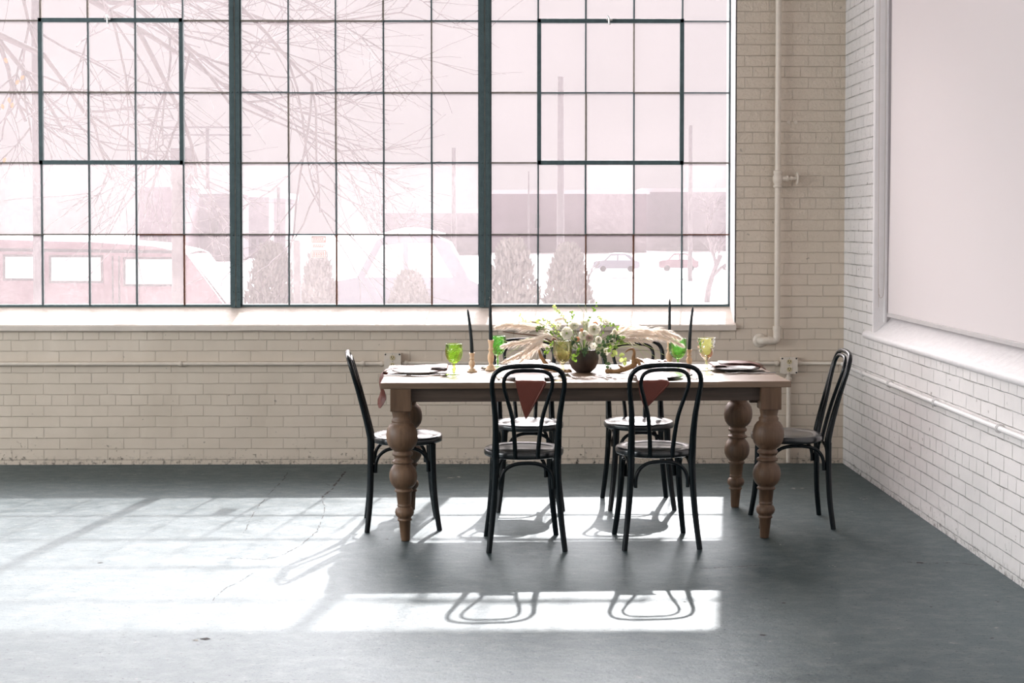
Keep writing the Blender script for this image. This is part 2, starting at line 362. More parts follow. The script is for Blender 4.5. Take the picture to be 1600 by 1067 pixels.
    def build(s, name, m, parent=None, loc=None, rot=None):
        me = bpy.data.meshes.new(name); me.from_pydata(s.v, [], s.f); me.update()
        me.polygons.foreach_set('use_smooth', s.sm)
        bm = bmesh.new(); bm.from_mesh(me); bmesh.ops.recalc_face_normals(bm, faces=bm.faces[:]); bm.to_mesh(me); bm.free()
        o = bpy.data.objects.new(name, me); C.objects.link(o); me.materials.append(m)
        if parent: o.parent = parent
        if loc is not None: o.location = loc
        if rot is not None: o.rotation_euler = rot
        return o
def struct(o, label=None):
    o['kind'] = 'structure'
    if label: o['label'] = label
    return o
def smoothpath(P, k=6):
    """Catmull-Rom through the points"""
    P = [Vector(p) for p in P]; out = []
    for i in range(len(P)-1):
        a = P[max(i-1, 0)]; b = P[i]; c = P[i+1]; d = P[min(i+2, len(P)-1)]
        for j in range(k):
            t = j/k; out.append(0.5*((2*b)+(c-a)*t+(2*a-5*b+4*c-d)*t*t+(3*b-a-3*c+d)*t**3))
    out.append(P[-1]); return out
def lerp(a, b, t): return a+(b-a)*t

# ------------------------------------------------------------------ the room
XR = 2.169; HC = 4.3; XL = -9.2; YF = -14.2; TH = 0.34
SILL = 0.881; WH = 3.27; WX1 = 1.48; WX0 = -6.33
struct(MB().box((XL-.3, YF-.3, -0.3), (XR+.3, TH, 0)).build('floor', M_floor))
struct(MB().box((XL-.3, YF-.3, HC), (XR+.34, TH, HC+.3)).build('ceiling', M_ceil))
w = MB()
w.box((XL-.3, 0, -0.25), (XR+.34, TH, SILL-.045)); w.box((XL-.3, 0, WH), (XR+.34, TH, HC)); w.box((WX1, 0, SILL-.045), (XR+.34, TH, WH)); w.box((XL-.3, 0, SILL-.045), (WX0, TH, WH))
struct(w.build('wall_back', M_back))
# right wall with the opening of the blind window
SY0, SY1, SZ0, SZ1 = -0.722, -6.2, 0.86, 3.55
w = MB()
w.box((XR, YF, -0.25), (XR+TH, 0, SZ0-.02)); w.box((XR, YF, SZ1), (XR+TH, 0, HC)); w.box((XR, SY0, SZ0-.02), (XR+TH, 0, SZ1)); w.box((XR, YF, SZ0-.02), (XR+TH, SY1, SZ1))
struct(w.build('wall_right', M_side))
# left wall and front wall (behind the camera), each with a wide band of windows the daylight enters by
w = MB(); w.box((XL-.3, YF, -.25), (XL, 0, .9)); w.box((XL-.3, YF, 3.4), (XL, 0, HC)); w.box((XL-.3, -1.2, .9), (XL, 0, 3.4)); w.box((XL-.3, YF, .9), (XL, -11, 3.4))
struct(w.build('wall_left', M_ceil))
w = MB(); w.box((XL, YF-.3, -.25), (XR, YF, .9)); w.box((XL, YF-.3, 3.5), (XR, YF, HC)); w.box((1.4, YF-.3, .9), (XR, YF, 3.5)); w.box((XL, YF-.3, .9), (-6.6, YF, 3.5))
struct(w.build('wall_front', M_ceil))

# unseen block added outside the right window, keeping low sun off its blind
struct(MB().box((2.95, .6, -.85), (9, 9, 9)).build('sun_block_outside', M_sunblock))
# plastered white reveal lining of the back window and its sloping sill
GY = 0.19                                                        # depth of the glazing plane
def wavy(n, amp, seed): return [amp*noise.noise(Vector((i*0.35, seed, 0))) for i in range(n)]
N = 60; gr = []
for i in range(N+1):
    x = lerp(WX0-.02, WX1+.004, i/N); dz = 0.004*noise.noise(Vector((i*.5, 1, 0))); dy = 0.004*noise.noise(Vector((i*.6, 5, 0)))
    gr.append([(x, 0.002, SILL-.046), (x, -.012+dy, SILL-.044), (x, -.026+dy, SILL-.036+dz), (x, -.028+dy, SILL-.008+dz), (x, -.022+dy, SILL+dz*.6), (x, -0.01, SILL+.006), (x, GY+.03, SILL+.118), (x, GY+.05, SILL-.03), (x, 0.002, SILL-.046)])
m = MB().sheet(gr, 0, False); m.add([gr[0][i] for i in range(8)], [tuple(range(8))]); m.add([gr[-1][i] for i in range(8)], [tuple(range(8))])
struct(m.build('trim_1', M_sill), 'thick white sloping sill under the steel windows')
m = MB(); m.box((WX1-.003, 0.0, SILL+.004), (WX1+.006, TH, WH)); m.box((WX0, 0.0, WH-.012), (WX1, TH, WH+.002))
struct(m.build('trim_2', M_white), 'white painted reveal beside the steel windows')

# steel windows: rows and columns of panes
ZR = [0.991, 1.445, 1.903, 2.351, 2.807, 3.255]
def steel_window(k, xs, sash, x0, x1):
    e = empty('window_%d' % k, (0, 0, 0)); e['kind'] = 'structure'
    rnd = random.Random(k*7)
    gmain = MB(); t = 0.0050
    # muntins: T-bars with weathered putty
    fr = MB(); fr.box((x0, GY-.012, ZR[0]-.008), (x1, GY+.02, ZR[0]+.006)); fr.box((x0, GY-.012, ZR[-1]-.012), (x1, GY+.02, ZR[-1]+.016))
    fr.box((x0, GY-.012, ZR[0]), (x0+.010, GY+.02, ZR[-1])); fr.box((x1-.010, GY-.012, ZR[0]), (x1, GY+.02, ZR[-1]))
    fr.build('frame', M_steel, e)
    mb = MB(); rust = MB(); putty = MB()
    for x in xs[1:-1]:
        for j in range(5):
            dx = rnd.uniform(-.0012, .0012); w_ = t*rnd.uniform(.85, 1.1)
            tgt = rust if (j == 0 and rnd.random() < .4) else (mb if j < 2 or rnd.random() < .5 else putty)
            tgt.box((x-w_+dx, GY-.004, ZR[j]), (x+w_+dx, GY+.018, ZR[j+1]))
            tgt.box((x-.002+dx, GY-.018, ZR[j]), (x+.002+dx, GY+.0, ZR[j+1]))
    for z in ZR[1:-1]:
        for a, b in zip(xs[:-1], xs[1:]):
            dz = rnd.uniform(-.0012, .0012); w_ = t*rnd.uniform(.8, 1.05)
            tgt = rust if (z < 1.6 and rnd.random() < .35) else (mb if rnd.random() < .35 else putty)
            tgt.box((a, GY-.003, z-w_+dz), (b, GY+.018, z+w_+dz)); tgt.box((a, GY-.016, z-.002+dz), (b, GY, z+.002+dz))
    mb.build('muntin', M_steel, e); putty.build('putty_muntin', M_putty, e); rust.build('rusty_muntin', M_rust, e)
    if sash:
        a, b = sash; z0, z1 = ZR[2], ZR[4]; s_ = empty('sash', (0, 0, 0)); s_.parent = e
        q = MB()
        q.cbox((a-.006, GY-.035, z0-.012), (b+.006, GY-.006, z0+.015), .002); q.cbox((a-.006, GY-.035, z1-.015), (b+.006, GY-.006, z1+.012), .002)
        q.cbox((a-.008, GY-.035, z0-.012), (a+.018, GY-.006, z1+.012), .002); q.cbox((b-.018, GY-.035, z0-.012), (b+.008, GY-.006, z1+.012), .002)
        q.build('sash_frame', M_steel, s_)
        c = MB(); xm = (a+b)/2-.012
        c.tube([(xm, GY-.05, z1-.02), (xm, GY-.055, z1+.012), (xm-.012, GY-.05, z1+.028)], .006, 8); c.box((xm-.018, GY-.055, z1-.004), (xm+.02, GY-.034, z1+.008)); c.ball((xm+.004, GY-.052, z1-.024), .008, 8, 6)
        c.build('latch', M_silver, s_)
    # panes, one mesh for each tone of glass
    p = MB(); pd = MB()
    for j in range(5):
        for a, b in zip(xs[:-1], xs[1:]):
            tgt = pd if (j == 0 and rnd.random() < .75) or (j == 1 and rnd.random() < .45) else p
            tgt.add([(a, GY+.006, ZR[j]), (b, GY+.006, ZR[j]), (b, GY+.006, ZR[j+1]), (a, GY+.006, ZR[j+1])], [(0, 1, 2, 3)])
    p.build('panes', M_pane, e); pd.build('dusty_panes', M_paned, e)
def cols(a, b): return [lerp(a, b, i/5) for i in range(6)]
steel_window(4, cols(-4.86, -3.315), None, -4.86, -3.295)
steel_window(1, [-3.225, -2.922, -2.622, -2.322, -2.020, -1.722], (-2.922, -2.020), -3.225, -1.715)
steel_window(2, [-1.652, -1.349, -1.047, -0.743, -0.435, -0.133], None, -1.657, -0.128)
steel_window(3, [-0.060, 0.246, 0.551, 0.859, 1.168, 1.474], (0.246, 1.168), -0.063, 1.478)
steel_window(5, cols(-6.33, -4.93), None, -6.33, -4.92)
# heavy mullions between the windows: two bars with a groove, a rod and bolts
for i, (a, b) in enumerate(((-4.93, -4.86), (-3.296, -3.225), (-1.717, -1.656), (-.1295, -.062))):
    e = empty('trim_%d' % (i+3), (0, 0, 0)); e['kind'] = 'structure'; e['label'] = 'heavy dark steel mullion between two windows'
    c_ = (a+b)/2
    q = MB(); q.cbox((a, GY-.03, ZR[0]-.012), (c_-.003, GY+.03, WH), .0015); q.cbox((c_+.003, GY-.03, ZR[0]-.012), (b, GY+.03, WH), .0015); q.box((a+.004, GY-.02, ZR[0]-.012), (b-.004, GY+.025, WH))
    q.build('mullion_bar', M_steel, e)
    q = MB(); q.tube([(c_, GY-.03, ZR[0]), (c_, GY-.03, WH)], .0022, 6); q.build('edge_bead', M_putty, e)
    q = MB()
    for z in (1.03, 1.08, 1.25, 1.44, 1.9, 2.35, 2.8):
        for x in (a+.014, b-.014): q.ball((x, GY-.031, z), .005, 8, 5)
    q.box((a+.008, GY-.034, 2.80-.07), (c_-.006, GY-.028, 2.80+.09)); q.build('bolts', M_steel, e)

# side window: blind, sill, reveal, glazing
e = empty('window_6', (0, 0, 0)); e['kind'] = 'structure'
q = MB()
gx = XR+.235
q.box((gx-.02, SY1, SZ1-.03), (gx+.03, SY0, SZ1)); q.box((gx-.02, SY1, SZ0+.13), (gx+.03, SY0, SZ0+.16)); q.box((gx-.02, SY0-.03, SZ0+.1), (gx+.03, SY0, SZ1)); q.box((gx-.02, SY1, SZ0+.1), (gx+.03, SY1+.03, SZ1))
y = SY0-.31
while y > SY1: q.box((gx-.01, y-.007, SZ0+.1), (gx+.02, y+.007, SZ1)); y -= .305
for z in (1.445, 1.903, 2.351, 2.807, 3.255): q.box((gx-.01, SY1, z-.007), (gx+.02, SY0, z+.007))
q.build('frame', M_steel, e)
q = MB(); q.add([(gx+.005, SY1, SZ0+.1), (gx+.005, SY0, SZ0+.1), (gx+.005, SY0, SZ1), (gx+.005, SY1, SZ1)], [(0, 1, 2, 3)]); q.build('panes', M_pane, e)
gr = []; N = 70
for i in range(N+1):
    yy = lerp(-.545, SY1-.12, i/N); n1_ = noise.noise(Vector((i*.7, 3, 0))); n2_ = noise.noise(Vector((i*1.3, 8, 0)))
    lump = .004*n1_+.004*n2_*(1 if yy < -1.6 else .3)
    gr.append([(XR+.01, yy, SZ0-.028), (XR-.012-lump, yy, SZ0-.024), (XR-.022-lump, yy, SZ0-.012), (XR-.024-lump, yy, SZ0+.004+lump), (XR-.012, yy, SZ0+.016+lump*.6), (XR+.02, yy, SZ0+.034), (XR+.21, yy, SZ0+.215), (XR+.24, yy, SZ0+.10), (XR+.01, yy, SZ0-.028)])
m = MB().sheet(gr, 0, True); m.add([gr[0][i] for i in range(8)], [tuple(range(8))]); m.add([gr[-1][i] for i in range(8)], [tuple(range(8))])
struct(m.build('trim_8', M_white), 'lumpy white sloping sill below the roller blind')
m = MB(); m.box((XR-.002, SY0-.006, SZ0+.02), (XR+TH, SY0+.002, SZ1)); m.box((XR-.002, SY1, SZ1-.01), (XR+TH, SY0, SZ1+.002)); m.cbox((XR+.055, SY0-.022, SZ0+.08), (XR+.070, SY0-.004, SZ1), .002)
m.box((XR-.004, SY0+.002, SZ0+.02), (XR+.003, SY0+.026, SZ1))
struct(m.build('trim_9', M_white), 'white plastered reveal beside the roller blind')
bx = XR+.076
bl = empty('roller_blind', (bx, -3.4, 1.0)); tag(bl, 'large pale roller blind covering the window in the right wall', 'blind')
def loc(p, e_): return Vector(p)-Vector(e_.location)
ys = [lerp(SY0-.052, SY1+.06, i/40) for i in range(41)]; zs = [0.995]+[lerp(1.05, 3.5, i/12) for i in range(13)]
gr = [[loc((bx+.004*noise.noise(Vector((a*.6, b*.5, 2)))-.006*(1 if i == 0 else 0)*math.exp(-(b-1.0)*3), a+(.012*math.exp(-((b-1.25)/.25)**2) if i == 0 else 0), b), bl) for b in zs] for i, a in enumerate(ys)]
MB().sheet(gr, .0016).build('blind_fabric', M_blind, bl)
MB().cbox(loc((bx-.009, SY1+.05, .975), bl), loc((bx+.009, SY0-.03, .998), bl), .004).build('bottom_bar', mat('grey_blind_bar', (0.52, 0.49, 0.485), .5, nscale=10, namt=.05), bl)
MB().tube([loc((bx+.01, SY0-.04, 3.49), bl), loc((bx+.01, SY1+.05, 3.49), bl)], .03, 16).build('roller_tube', M_whitep, bl)
ch = MB(); cx = XR+.045
ch.tube([loc(p, bl) for p in smoothpath([(cx-.028, SY0-.02, 3.45), (cx-.028, SY0-.02, 2.0), (cx-.027, SY0-.02, 1.2), (cx-.02, SY0-.02, 1.10), (cx-.008, SY0-.02, 1.085), (cx+.004, SY0-.02, 1.12), (cx+.008, SY0-.02, 1.3), (cx+.008, SY0-.02, 2.2), (cx+.008, SY0-.02, 3.45)], 8)], .0015, 6)
ch.tube([loc(p, bl) for p in ((cx-.024, SY0-.02, 1.14), (cx-.024, SY0-.02, 1.03))], .0014, 6)
ch.build('pull_chain', M_chain, bl)

# cracks and chips of the floor
def crack(pts, wdt, seed):
    rnd = random.Random(seed); P = []
    for (u0, v0), (u1, v1) in zip(pts[:-1], pts[1:]):
        k = max(2, int(abs(u1-u0)+abs(v1-v0))//3)
        for j in range(k): P.append(onz(lerp(u0, u1, j/k)+rnd.uniform(-1.3, 1.3), lerp(v0, v1, j/k)+rnd.uniform(-.5, .5), 0.0008))
    m = MB()
    for a, b in zip(P[:-1], P[1:]):
        if rnd.random() < .28: continue
        d = (b-a); nr = Vector((-d.y, d.x, 0)).normalized(); w0, w1 = wdt*rnd.uniform(.3, 1.4), wdt*rnd.uniform(.2, 1.3)
        m.add([a-nr*w0, a+nr*w0, b+nr*w1, b-nr*w1], [(0, 1, 2, 3)])
    return m
fl = bpy.data.objects['floor']
for i, (pts, w_) in enumerate((([(540, 737), (529, 750), (524, 756), (518, 765), (507, 773), (501, 779)], .006), ([(522, 760), (511, 757), (503, 753)], .003), ([(449, 738), (442, 750), (430, 762), (416, 776)], .003),
                 ([(416, 775), (450, 775)], .0016), ([(414, 780), (405, 790), (393, 808), (380, 835)], .0022), ([(505, 782), (508, 800), (495, 830), (470, 852), (440, 868)], .002), ([(440, 868), (410, 874), (370, 872), (345, 872)], .0018),
                 ([(395, 895), (375, 908), (350, 920), (330, 940)], .0015), ([(1410, 877), (1440, 880), (1490, 879), (1540, 884)], .003), ([(1090, 888), (1140, 886), (1200, 882)], .003), ([(700, 805), (730, 806)], .0015))):
    c_ = crack(pts, w_, i+3).build('floor_crack', M_dirtc, fl)
m = MB(); rnd = random.Random(4)
for u, v, r in ((1438, 879, .018), (320, 998, .02), (156, 879, .012), (1192, 992, .014), (1225, 942, .011), (1290, 876, .006), (605, 842, .008), (1300, 917, .005), (1070, 940, .006), (1560, 940, .008), (1550, 997, .008), (1455, 948, .007)):
    p = onz(u, v, .0008); k = 9
    m.add([p+Vector((r*rnd.uniform(.6, 1.2)*cos(2*pi*j/k), r*rnd.uniform(.4, .9)*sin(2*pi*j/k), 0)) for j in range(k)], [tuple(range(k))])
m.build('floor_chip', M_dirtc, fl)
m = MB()
for u, v, r in ((1246, 763, .03), (712, 745, .035), (1300, 842, .01), (1172, 786, .012), (1330, 800, .016), (1195, 732, .02), (300, 1000, .02), (1222, 851, .012), (1300, 884, .014), (1350, 779, .02), (1205, 771, .012)):
    p = onz(u, v, .0006)
    for q_ in range(4):
        k = 7; pp = p+Vector((rnd.uniform(-r, r), rnd.uniform(-r, r)*.8, 0)); rr = r*rnd.uniform(.15, .5)
        m.add([pp+Vector((rr*rnd.uniform(.5, 1.3)*cos(2*pi*j/k), rr*rnd.uniform(.3, .8)*sin(2*pi*j/k), 0)) for j in range(k)], [tuple(range(k))])
m.build('floor_scuff', mat('chipped_paint_patch', (0.42, 0.41, 0.37), .9, nscale=60, namt=.4), fl)

# ------------------------------------------------------------------ pipes, conduits, outlets
def pipe_thing():
    e = empty('heating_pipe', (1.737, -.05, .80)); tag(e, 'cream vertical heating pipe on the back wall, elbowed into a round wall flange', 'pipe')
    P = lambda x, y, z: Vector((x-1.737, y+.05, z-.80))
    MB().tube([P(1.737, -.05, .83), P(1.737, -.05, HC-.02)], .0178, 20).build('pipe_run', M_cream, e)
    m = MB(); m.tube(smoothpath([P(1.737, -.05, .86), P(1.737, -.05, .81), P(1.731, -.05, .788), P(1.715, -.05, .781), P(1.690, -.05, .781)], 6), .0235, 18)
    m.tube([P(1.737, -.05, .85), P(1.737, -.05, .872)], .026, 18); m.tube([P(1.700, -.05, .781), P(1.690, -.05, .781)], .027, 18); m.build('elbow', M_cream, e)
    m = MB(); m.tube(smoothpath([P(1.693, -.05, .781), P(1.668, -.05, .780), P(1.650, -.046, .779), P(1.640, -.028, .779), P(1.640, 0.0, .779)], 6), .0245, 18); m.tube([P(1.690, -.05, .781), P(1.682, -.05, .781)], .028, 18)
    m.build('wall_elbow', M_cream, e)
    MB().lathe([(0, -.012), (.034, -.012), (.044, -.004), (.046, 0)], 28, P(1.640, -.001, .779), Matrix.Rotation(radians(90), 4, 'X').to_3x3().inverted()).build('flange', M_cream, e)
    v = MB(); v.lathe([(.0178, -.056), (.027, -.054), (.027, -.040), (.020, -.036), (.026, -.028), (.031, -.006), (.031, .014), (.022, .026), (.026, .032), (.027, .050), (.0178, .052)], 22, P(1.737, -.05, 1.795))
    v.tube([P(1.762, -.05, 1.797), P(1.79, -.05, 1.797)], .017, 14); v.tube([P(1.79, -.05, 1.797), P(1.80, -.05, 1.797)], .021, 14); v.tube([P(1.80, -.05, 1.797), P(1.855, -.05, 1.797)], .0105, 12); v.tube([P(1.815, -.05, 1.797), P(1.828, -.05, 1.797)], .015, 6)
    vo = v.build('valve', M_cream, e)
    h = MB(); h.tube([P(1.858, -.05, 1.797)+Vector((0, .036*cos(a), .036*sin(a))) for a in [2*pi*i/20 for i in range(21)]], .005, 8, cap=False); h.tube([P(1.858, -.05, 1.761), P(1.858, -.05, 1.833)], .004, 6); h.tube([P(1.858, -.084, 1.797), P(1.858, -.014, 1.797)], .004, 6)
    h.build('hand_wheel', M_cream, vo)
    return e
pipe_thing()
def tee_conduit(name, label, pts, r, clips, m_):
    o_ = Vector(pts[0]); e = empty(name, o_); tag(e, label, 'conduit')
    MB().tube([Vector(p)-o_ for p in pts], r, 12).build('conduit_run', m_, e)
    for c_, ax in clips:
        c_ = Vector(c_)-o_; d = Vector(ax)
        MB().tube([c_-d*.012, c_+d*.012], r*1.35, 12).tube([c_-d*.004, c_+d*.004], r*1.6, 12).build('coupling', m_, e)
    return e
cr = .0115
tee_conduit('electrical_conduit', 'cream conduit running left along the back wall from the left outlet box', [(-.726, -.018, .636), (XL+.01, -.018, .636)], cr, [((-2.0, -.018, .636), (1, 0, 0)), ((-.86, -.018, .636), (1, 0, 0)), ((-.741, -.018, .636), (1, 0, 0))], M_cream)
tee_conduit('electrical_conduit', 'cream conduit on the back wall between the two outlet boxes, behind the table', [(-.615, -.018, .64), (1.760, -.018, .636)], cr, [((-.59, -.018, .64), (1, 0, 0)), ((.62, -.018, .638), (1, 0, 0)), ((1.62, -.018, .636), (1, 0, 0)), ((1.742, -.018, .636), (1, 0, 0))], M_cream)
tee_conduit('electrical_conduit', 'short cream conduit from the right outlet box to the room corner', [(1.872, -.018, .636), (XR-.018, -.018, .636), (XR-.018, -.05, .634)], cr, [((1.885, -.018, .636), (1, 0, 0))], M_cream)
tee_conduit('electrical_conduit', 'white conduit running along the right wall below the blind', [(XR-.018, -.05, .634), (XR-.018, -.3, .628), (XR-.018, -13.9, .628)], cr*1.1, [((XR-.018, y_, .628), (0, 1, 0)) for y_ in (-.55, -1.13, -1.95, -2.85, -3.8)], M_whitep)
tee_conduit('electrical_conduit', 'cream conduit dropping from the right outlet box to the floor', [(1.818, -.02, .57), (1.818, -.02, .01)], .0135, [((1.818, -.02, .54), (0, 0, 1)), ((1.818, -.02, .12), (0, 0, 1))], M_cream)
def outlet(label, x, z):
    e = empty('outlet_box', (x, 0, z)); tag(e, label, 'outlet', 'outlet boxes on the back wall')
    MB().cbox((-.052, -.044, -.052), (.052, -.001, .052), .004).build('box_body', M_cream, e)
    h, c_ = .053, .014
    MB().prism([(-h+c_, -h), (h-c_, -h), (h, -h+c_), (h, h-c_), (h-c_, h), (-h+c_, h), (-h, h-c_), (-h, -h+c_)], -.0475, -.0435).build('cover_plate', M_cream, e)
    for s in (1, -1):
        m = MB(); k = 20; m.prism([(.0165*cos(2*pi*i/k)*(1 if abs(cos(2*pi*i/k)) < .9 else .97), s*.024+.0155*sin(2*pi*i/k)) for i in range(k)], -.0505, -.047)
        r_ = m.build('receptacle', M_ivory, e)
        m = MB(); m.box((-.0085, -.0515, s*.024-.001), (-.005, -.0500, s*.024+.010)); m.box((.005, -.0515, s*.024-.001), (.0085, -.0500, s*.024+.008)); m.tube([(0, -.0515, s*.024-.0065), (0, -.0500, s*.024-.0065)], .003, 8); m.build('socket_slots', M_dark, r_)
    for a, b in ((-1, 1), (1, 1), (1, -1)): MB().tube([(a*.044, -.048, b*.044), (a*.044, -.046, b*.044)], .0055, 8).build('corner_screw', M_dark, e)
    for b in (-.046, 0, .046): MB().tube([(0, -.0495, b), (0, -.047, b)], .0022, 8).build('cover_screw', M_dark, e)
outlet('cream outlet box on the back wall behind the left end of the table', -.672, .652)
outlet('cream outlet box on the back wall right of the table, above the conduit drop', 1.817, .624)
for u, lb in ((1232, 'left of the two round filled anchor holes beside the heating pipe'), (1243, 'right of the two round filled anchor holes beside the heating pipe')):
    p = at(u, 191, 0); tag(MB().tube([p+Vector((0, -.003, 0)), p+Vector((0, .004, 0))], .012, 12).build('wall_plug', M_cream), lb, 'wall plug', 'anchor holes in the bricks')

# ------------------------------------------------------------------ table
def table():
    T = Vector((.402, -1.783, 0)); e = empty('dining_table', T, radians(1.5)); tag(e, 'long weathered wooden dining table with thick turned baluster legs', 'table')
    zt, th = .76, .03; hx, hy = .9775, .425
    m = MB(); m.cbox((-hx, -hy, zt-th), (hx, hy, zt), .004); m.build('tabletop', M_top, e)
    az = zt-th
    for s in (-1, 1):
        MB().cbox((-.84, s*.375-.012, az-.066), (.84, s*.375+.012, az), .002).build('apron', M_apron, e)
        o_ = MB().cbox((s*.845-.012, -.37, az-.066), (s*.845+.012, .37, az), .002).build('apron', M_apron, e)
    prof = [(.0, .0), (.0205, .0), (.0215, .004), (.0285, .094), (.0345, .098), (.0345, .104), (.030, .108), (.034, .113), (.042, .122), (.0455, .136), (.042, .150), (.034, .159), (.029, .163), (.0335, .166), (.0335, .171), (.031, .175),
            (.0325, .18), (.0362, .232), (.043, .236), (.0445, .241), (.041, .246), (.0375, .250), (.046, .257), (.057, .270), (.0645, .287), (.067, .307), (.065, .327), (.058, .346), (.046, .361), (.041, .367), (.040, .371), (.051, .374), (.052, .381), (.046, .386),
            (.040, .390), (.039, .398), (.040, .405), (.048, .409), (.050, .416), (.047, .422), (.040, .428), (.042, .432), (.055, .442), (.067, .458), (.0735, .478), (.0755, .498), (.0735, .520), (.067, .541), (.056, .557), (.046, .565), (.047, .568), (.0475, .575), (.046, .580), (.041, .585), (.0405, .595), (.043, .606), (.0455, .618), (.0455, .630)]
    for sx in (-1, 1):
        for sy in (-1, 1):
            lean = -sx*.020
            mt = Matrix(((1, 0, -lean/.64, lean*1.0), (0, 1, 0, 0), (0, 0, 1, 0), (0, 0, 0, 1)))
            m = MB(); m.lathe(prof, 40, (0, 0, 0), None)
            m.v = [(x+lean*(1-z/.64), y, z) for x, y, z in m.v]
            x0 = sx*.883; y0 = sy*.372
            m.v = [(x+x0, y+y0, z) for x, y, z in m.v]
            m.cbox((x0-.049, y0-.049, .622), (x0+.049, y0+.049, az), .003)
            m.build('leg', M_leg, e)
    MB().box((.80, -.33, az-.085), (.835, -.30, az-.03)).build('corner_block', M_apron, e)
    return e
table()

# ------------------------------------------------------------------ bentwood chairs
def make_chair():
    e = empty('bentwood_chair', (0, 0, 0))
    R0 = .19; sc = Vector((0, .028, 0))
    def outline(a):                                   # slightly flattened round seat
        x, y = cos(a), sin(a); k = 1.0-(0.045 if y < 0 else 0)*abs(y)**1.5
        return x*.188, y*.182*k
    prof = [(0, .4505), (.72, .4505), (.735, .4490), (.75, .4505), (.95, .4555), (.985, .4525), (1.0, .4445), (1.0, .432), (.985, .4235), (.93, .420), (.0, .420)]
    m = MB(); n = 56; vv = []
    for r, z in prof:
        for k in range(n):
            x, y = outline(2*pi*k/n); vv.append((x*r, y*r+sc.y, z))
    m.add(vv, [(j*n+k, j*n+(k+1) % n, (j+1)*n+(k+1) % n, (j+1)*n+k) for j in range(len(prof)-1) for k in range(n)], True)
    m.build('seat', M_seat, e)
    yb = lambda z: -.148-.114*max(0, (z-.44)/.426)**1.15
    half = [(.1425, .405, .0165), (.1435, .45, .017), (.1440, .54, .0152), (.148, .63, .0135), (.1565, .705, .0122), (.1645, .768, .0115), (.1625, .805, .0113), (.150, .835, .0112), (.120, .856, .0112), (.070, .8655, .0115), (0, .868, .012)]
    pts = [(x, yb(z), z) for x, z, r in half]; rr = [r for x, z, r in half]
    pl = pts+[(-x, y, z) for x, y, z in pts[-2::-1]]; rl = rr+rr[-2::-1]
    sp = smoothpath(pl, 5); sr = [v.x for v in smoothpath([(r, 0, 0) for r in rl], 5)]
    MB().tube(sp, sr, 14).build('back_hoop', M_black, e)
    half = [(.052, .425, .0105), (.053, .46, .0105), (.060, .55, .0100), (.071, .63, .0096), (.092, .705, .0092), (.108, .762, .0090), (.1105, .795, .0090), (.100, .823, .0090), (.072, .840, .0092), (.035, .845, .0095), (0, .8455, .0098)]
    yi = lambda z: -.136-.110*max(0, (z-.43)/.415)**1.1
    pts = [(x, yi(z), z) for x, z, r in half]; rr = [r for x, z, r in half]
    pl = pts+[(-x, y, z) for x, y, z in pts[-2::-1]]; rl = rr+rr[-2::-1]
    sp = smoothpath(pl, 5); sr = [v.x for v in smoothpath([(r, 0, 0) for r in rl], 5)]
    MB().tube(sp, sr, 12).build('inner_hoop', M_black, e)
    for s in (-1, 1):
        P = smoothpath([(s*.1425, -.150, .425), (s*.144, -.150, .36), (s*.150, -.151, .25), (s*.161, -.156, .13), (s*.176, -.170, .0)], 5)
        MB().tube(P, [lerp(.0168, .0128, i/(len(P)-1)) for i in range(len(P))], 14).build('leg', M_black, e)
        P = smoothpath([(s*.135, .152, .425), (s*.137, .153, .36), (s*.143, .157, .25), (s*.154, .167, .13), (s*.170, .186, .0)], 5)
        MB().tube(P, [lerp(.0180, .0128, i/(len(P)-1)) for i in range(len(P))], 14).build('leg', M_black, e)
    def arch(a, b, inset):
        a = Vector(a); b = Vector(b); P = []; n_ = 28; d = (b-a).normalized(); a2 = a+d*inset; b2 = b-d*inset; c_ = (a2+b2)/2; h = (b2-a2)/2
        P.append(a2+Vector((0, 0, .288)))
        for i in range(n_+1):
            t = pi*(1-i/n_); ct, st = cos(t), sin(t)
            ex = math.copysign(abs(ct)**.75, ct); ez = abs(st)**.75
            P.append(c_+h*ex+Vector((0, 0, .300+.108*ez)))
        P.append(b2+Vector((0, 0, .288)))
        return MB().tube(P, .0088, 10)
    arch((-.1460, -.151, 0), (.1460, -.151, 0), .024).build('brace_arch', M_black, e)
    arch((-.140, .155, 0), (.140, .155, 0), .024).build('brace_arch', M_black, e)
    for s in (-1, 1): arch((s*.1460, -.151, 0), (s*.140, .155, 0), .024).build('brace_arch', M_black, e)
    return e
proto = make_chair()
CH = [((.1145, -2.263), 3.5, 'black bentwood chair in front of the table, left of the front pair', 'black bentwood chairs along the long sides'),
      ((.7395, -2.225), 4.0, 'black bentwood chair in front of the table, right of the front pair', 'black bentwood chairs along the long sides'),
      ((-.499, -1.808), -84.3, 'black bentwood chair seen side-on at the left end of the table', 'black bentwood chairs at the table ends'),
      ((1.4835, -1.774), 88.8, 'black bentwood chair seen side-on at the right end of the table', 'black bentwood chairs at the table ends'),
      ((.150, -1.318), 183.5, 'black bentwood chair behind the table on the window side, left of the back pair', 'black bentwood chairs along the long sides'),
      ((.746, -1.295), 181.5, 'black bentwood chair behind the table on the window side, right of the back pair', 'black bentwood chairs along the long sides')]
for i, ((x, y), a, lb, gp) in enumerate(CH):
    o_ = proto if i == 0 else copy_tree(proto)
    o_.location = (x, y, 0); o_.rotation_euler = (0, 0, radians(a)); tag(o_, lb, 'chair', gp)

# ------------------------------------------------------------------ on the table
TZ = .7603
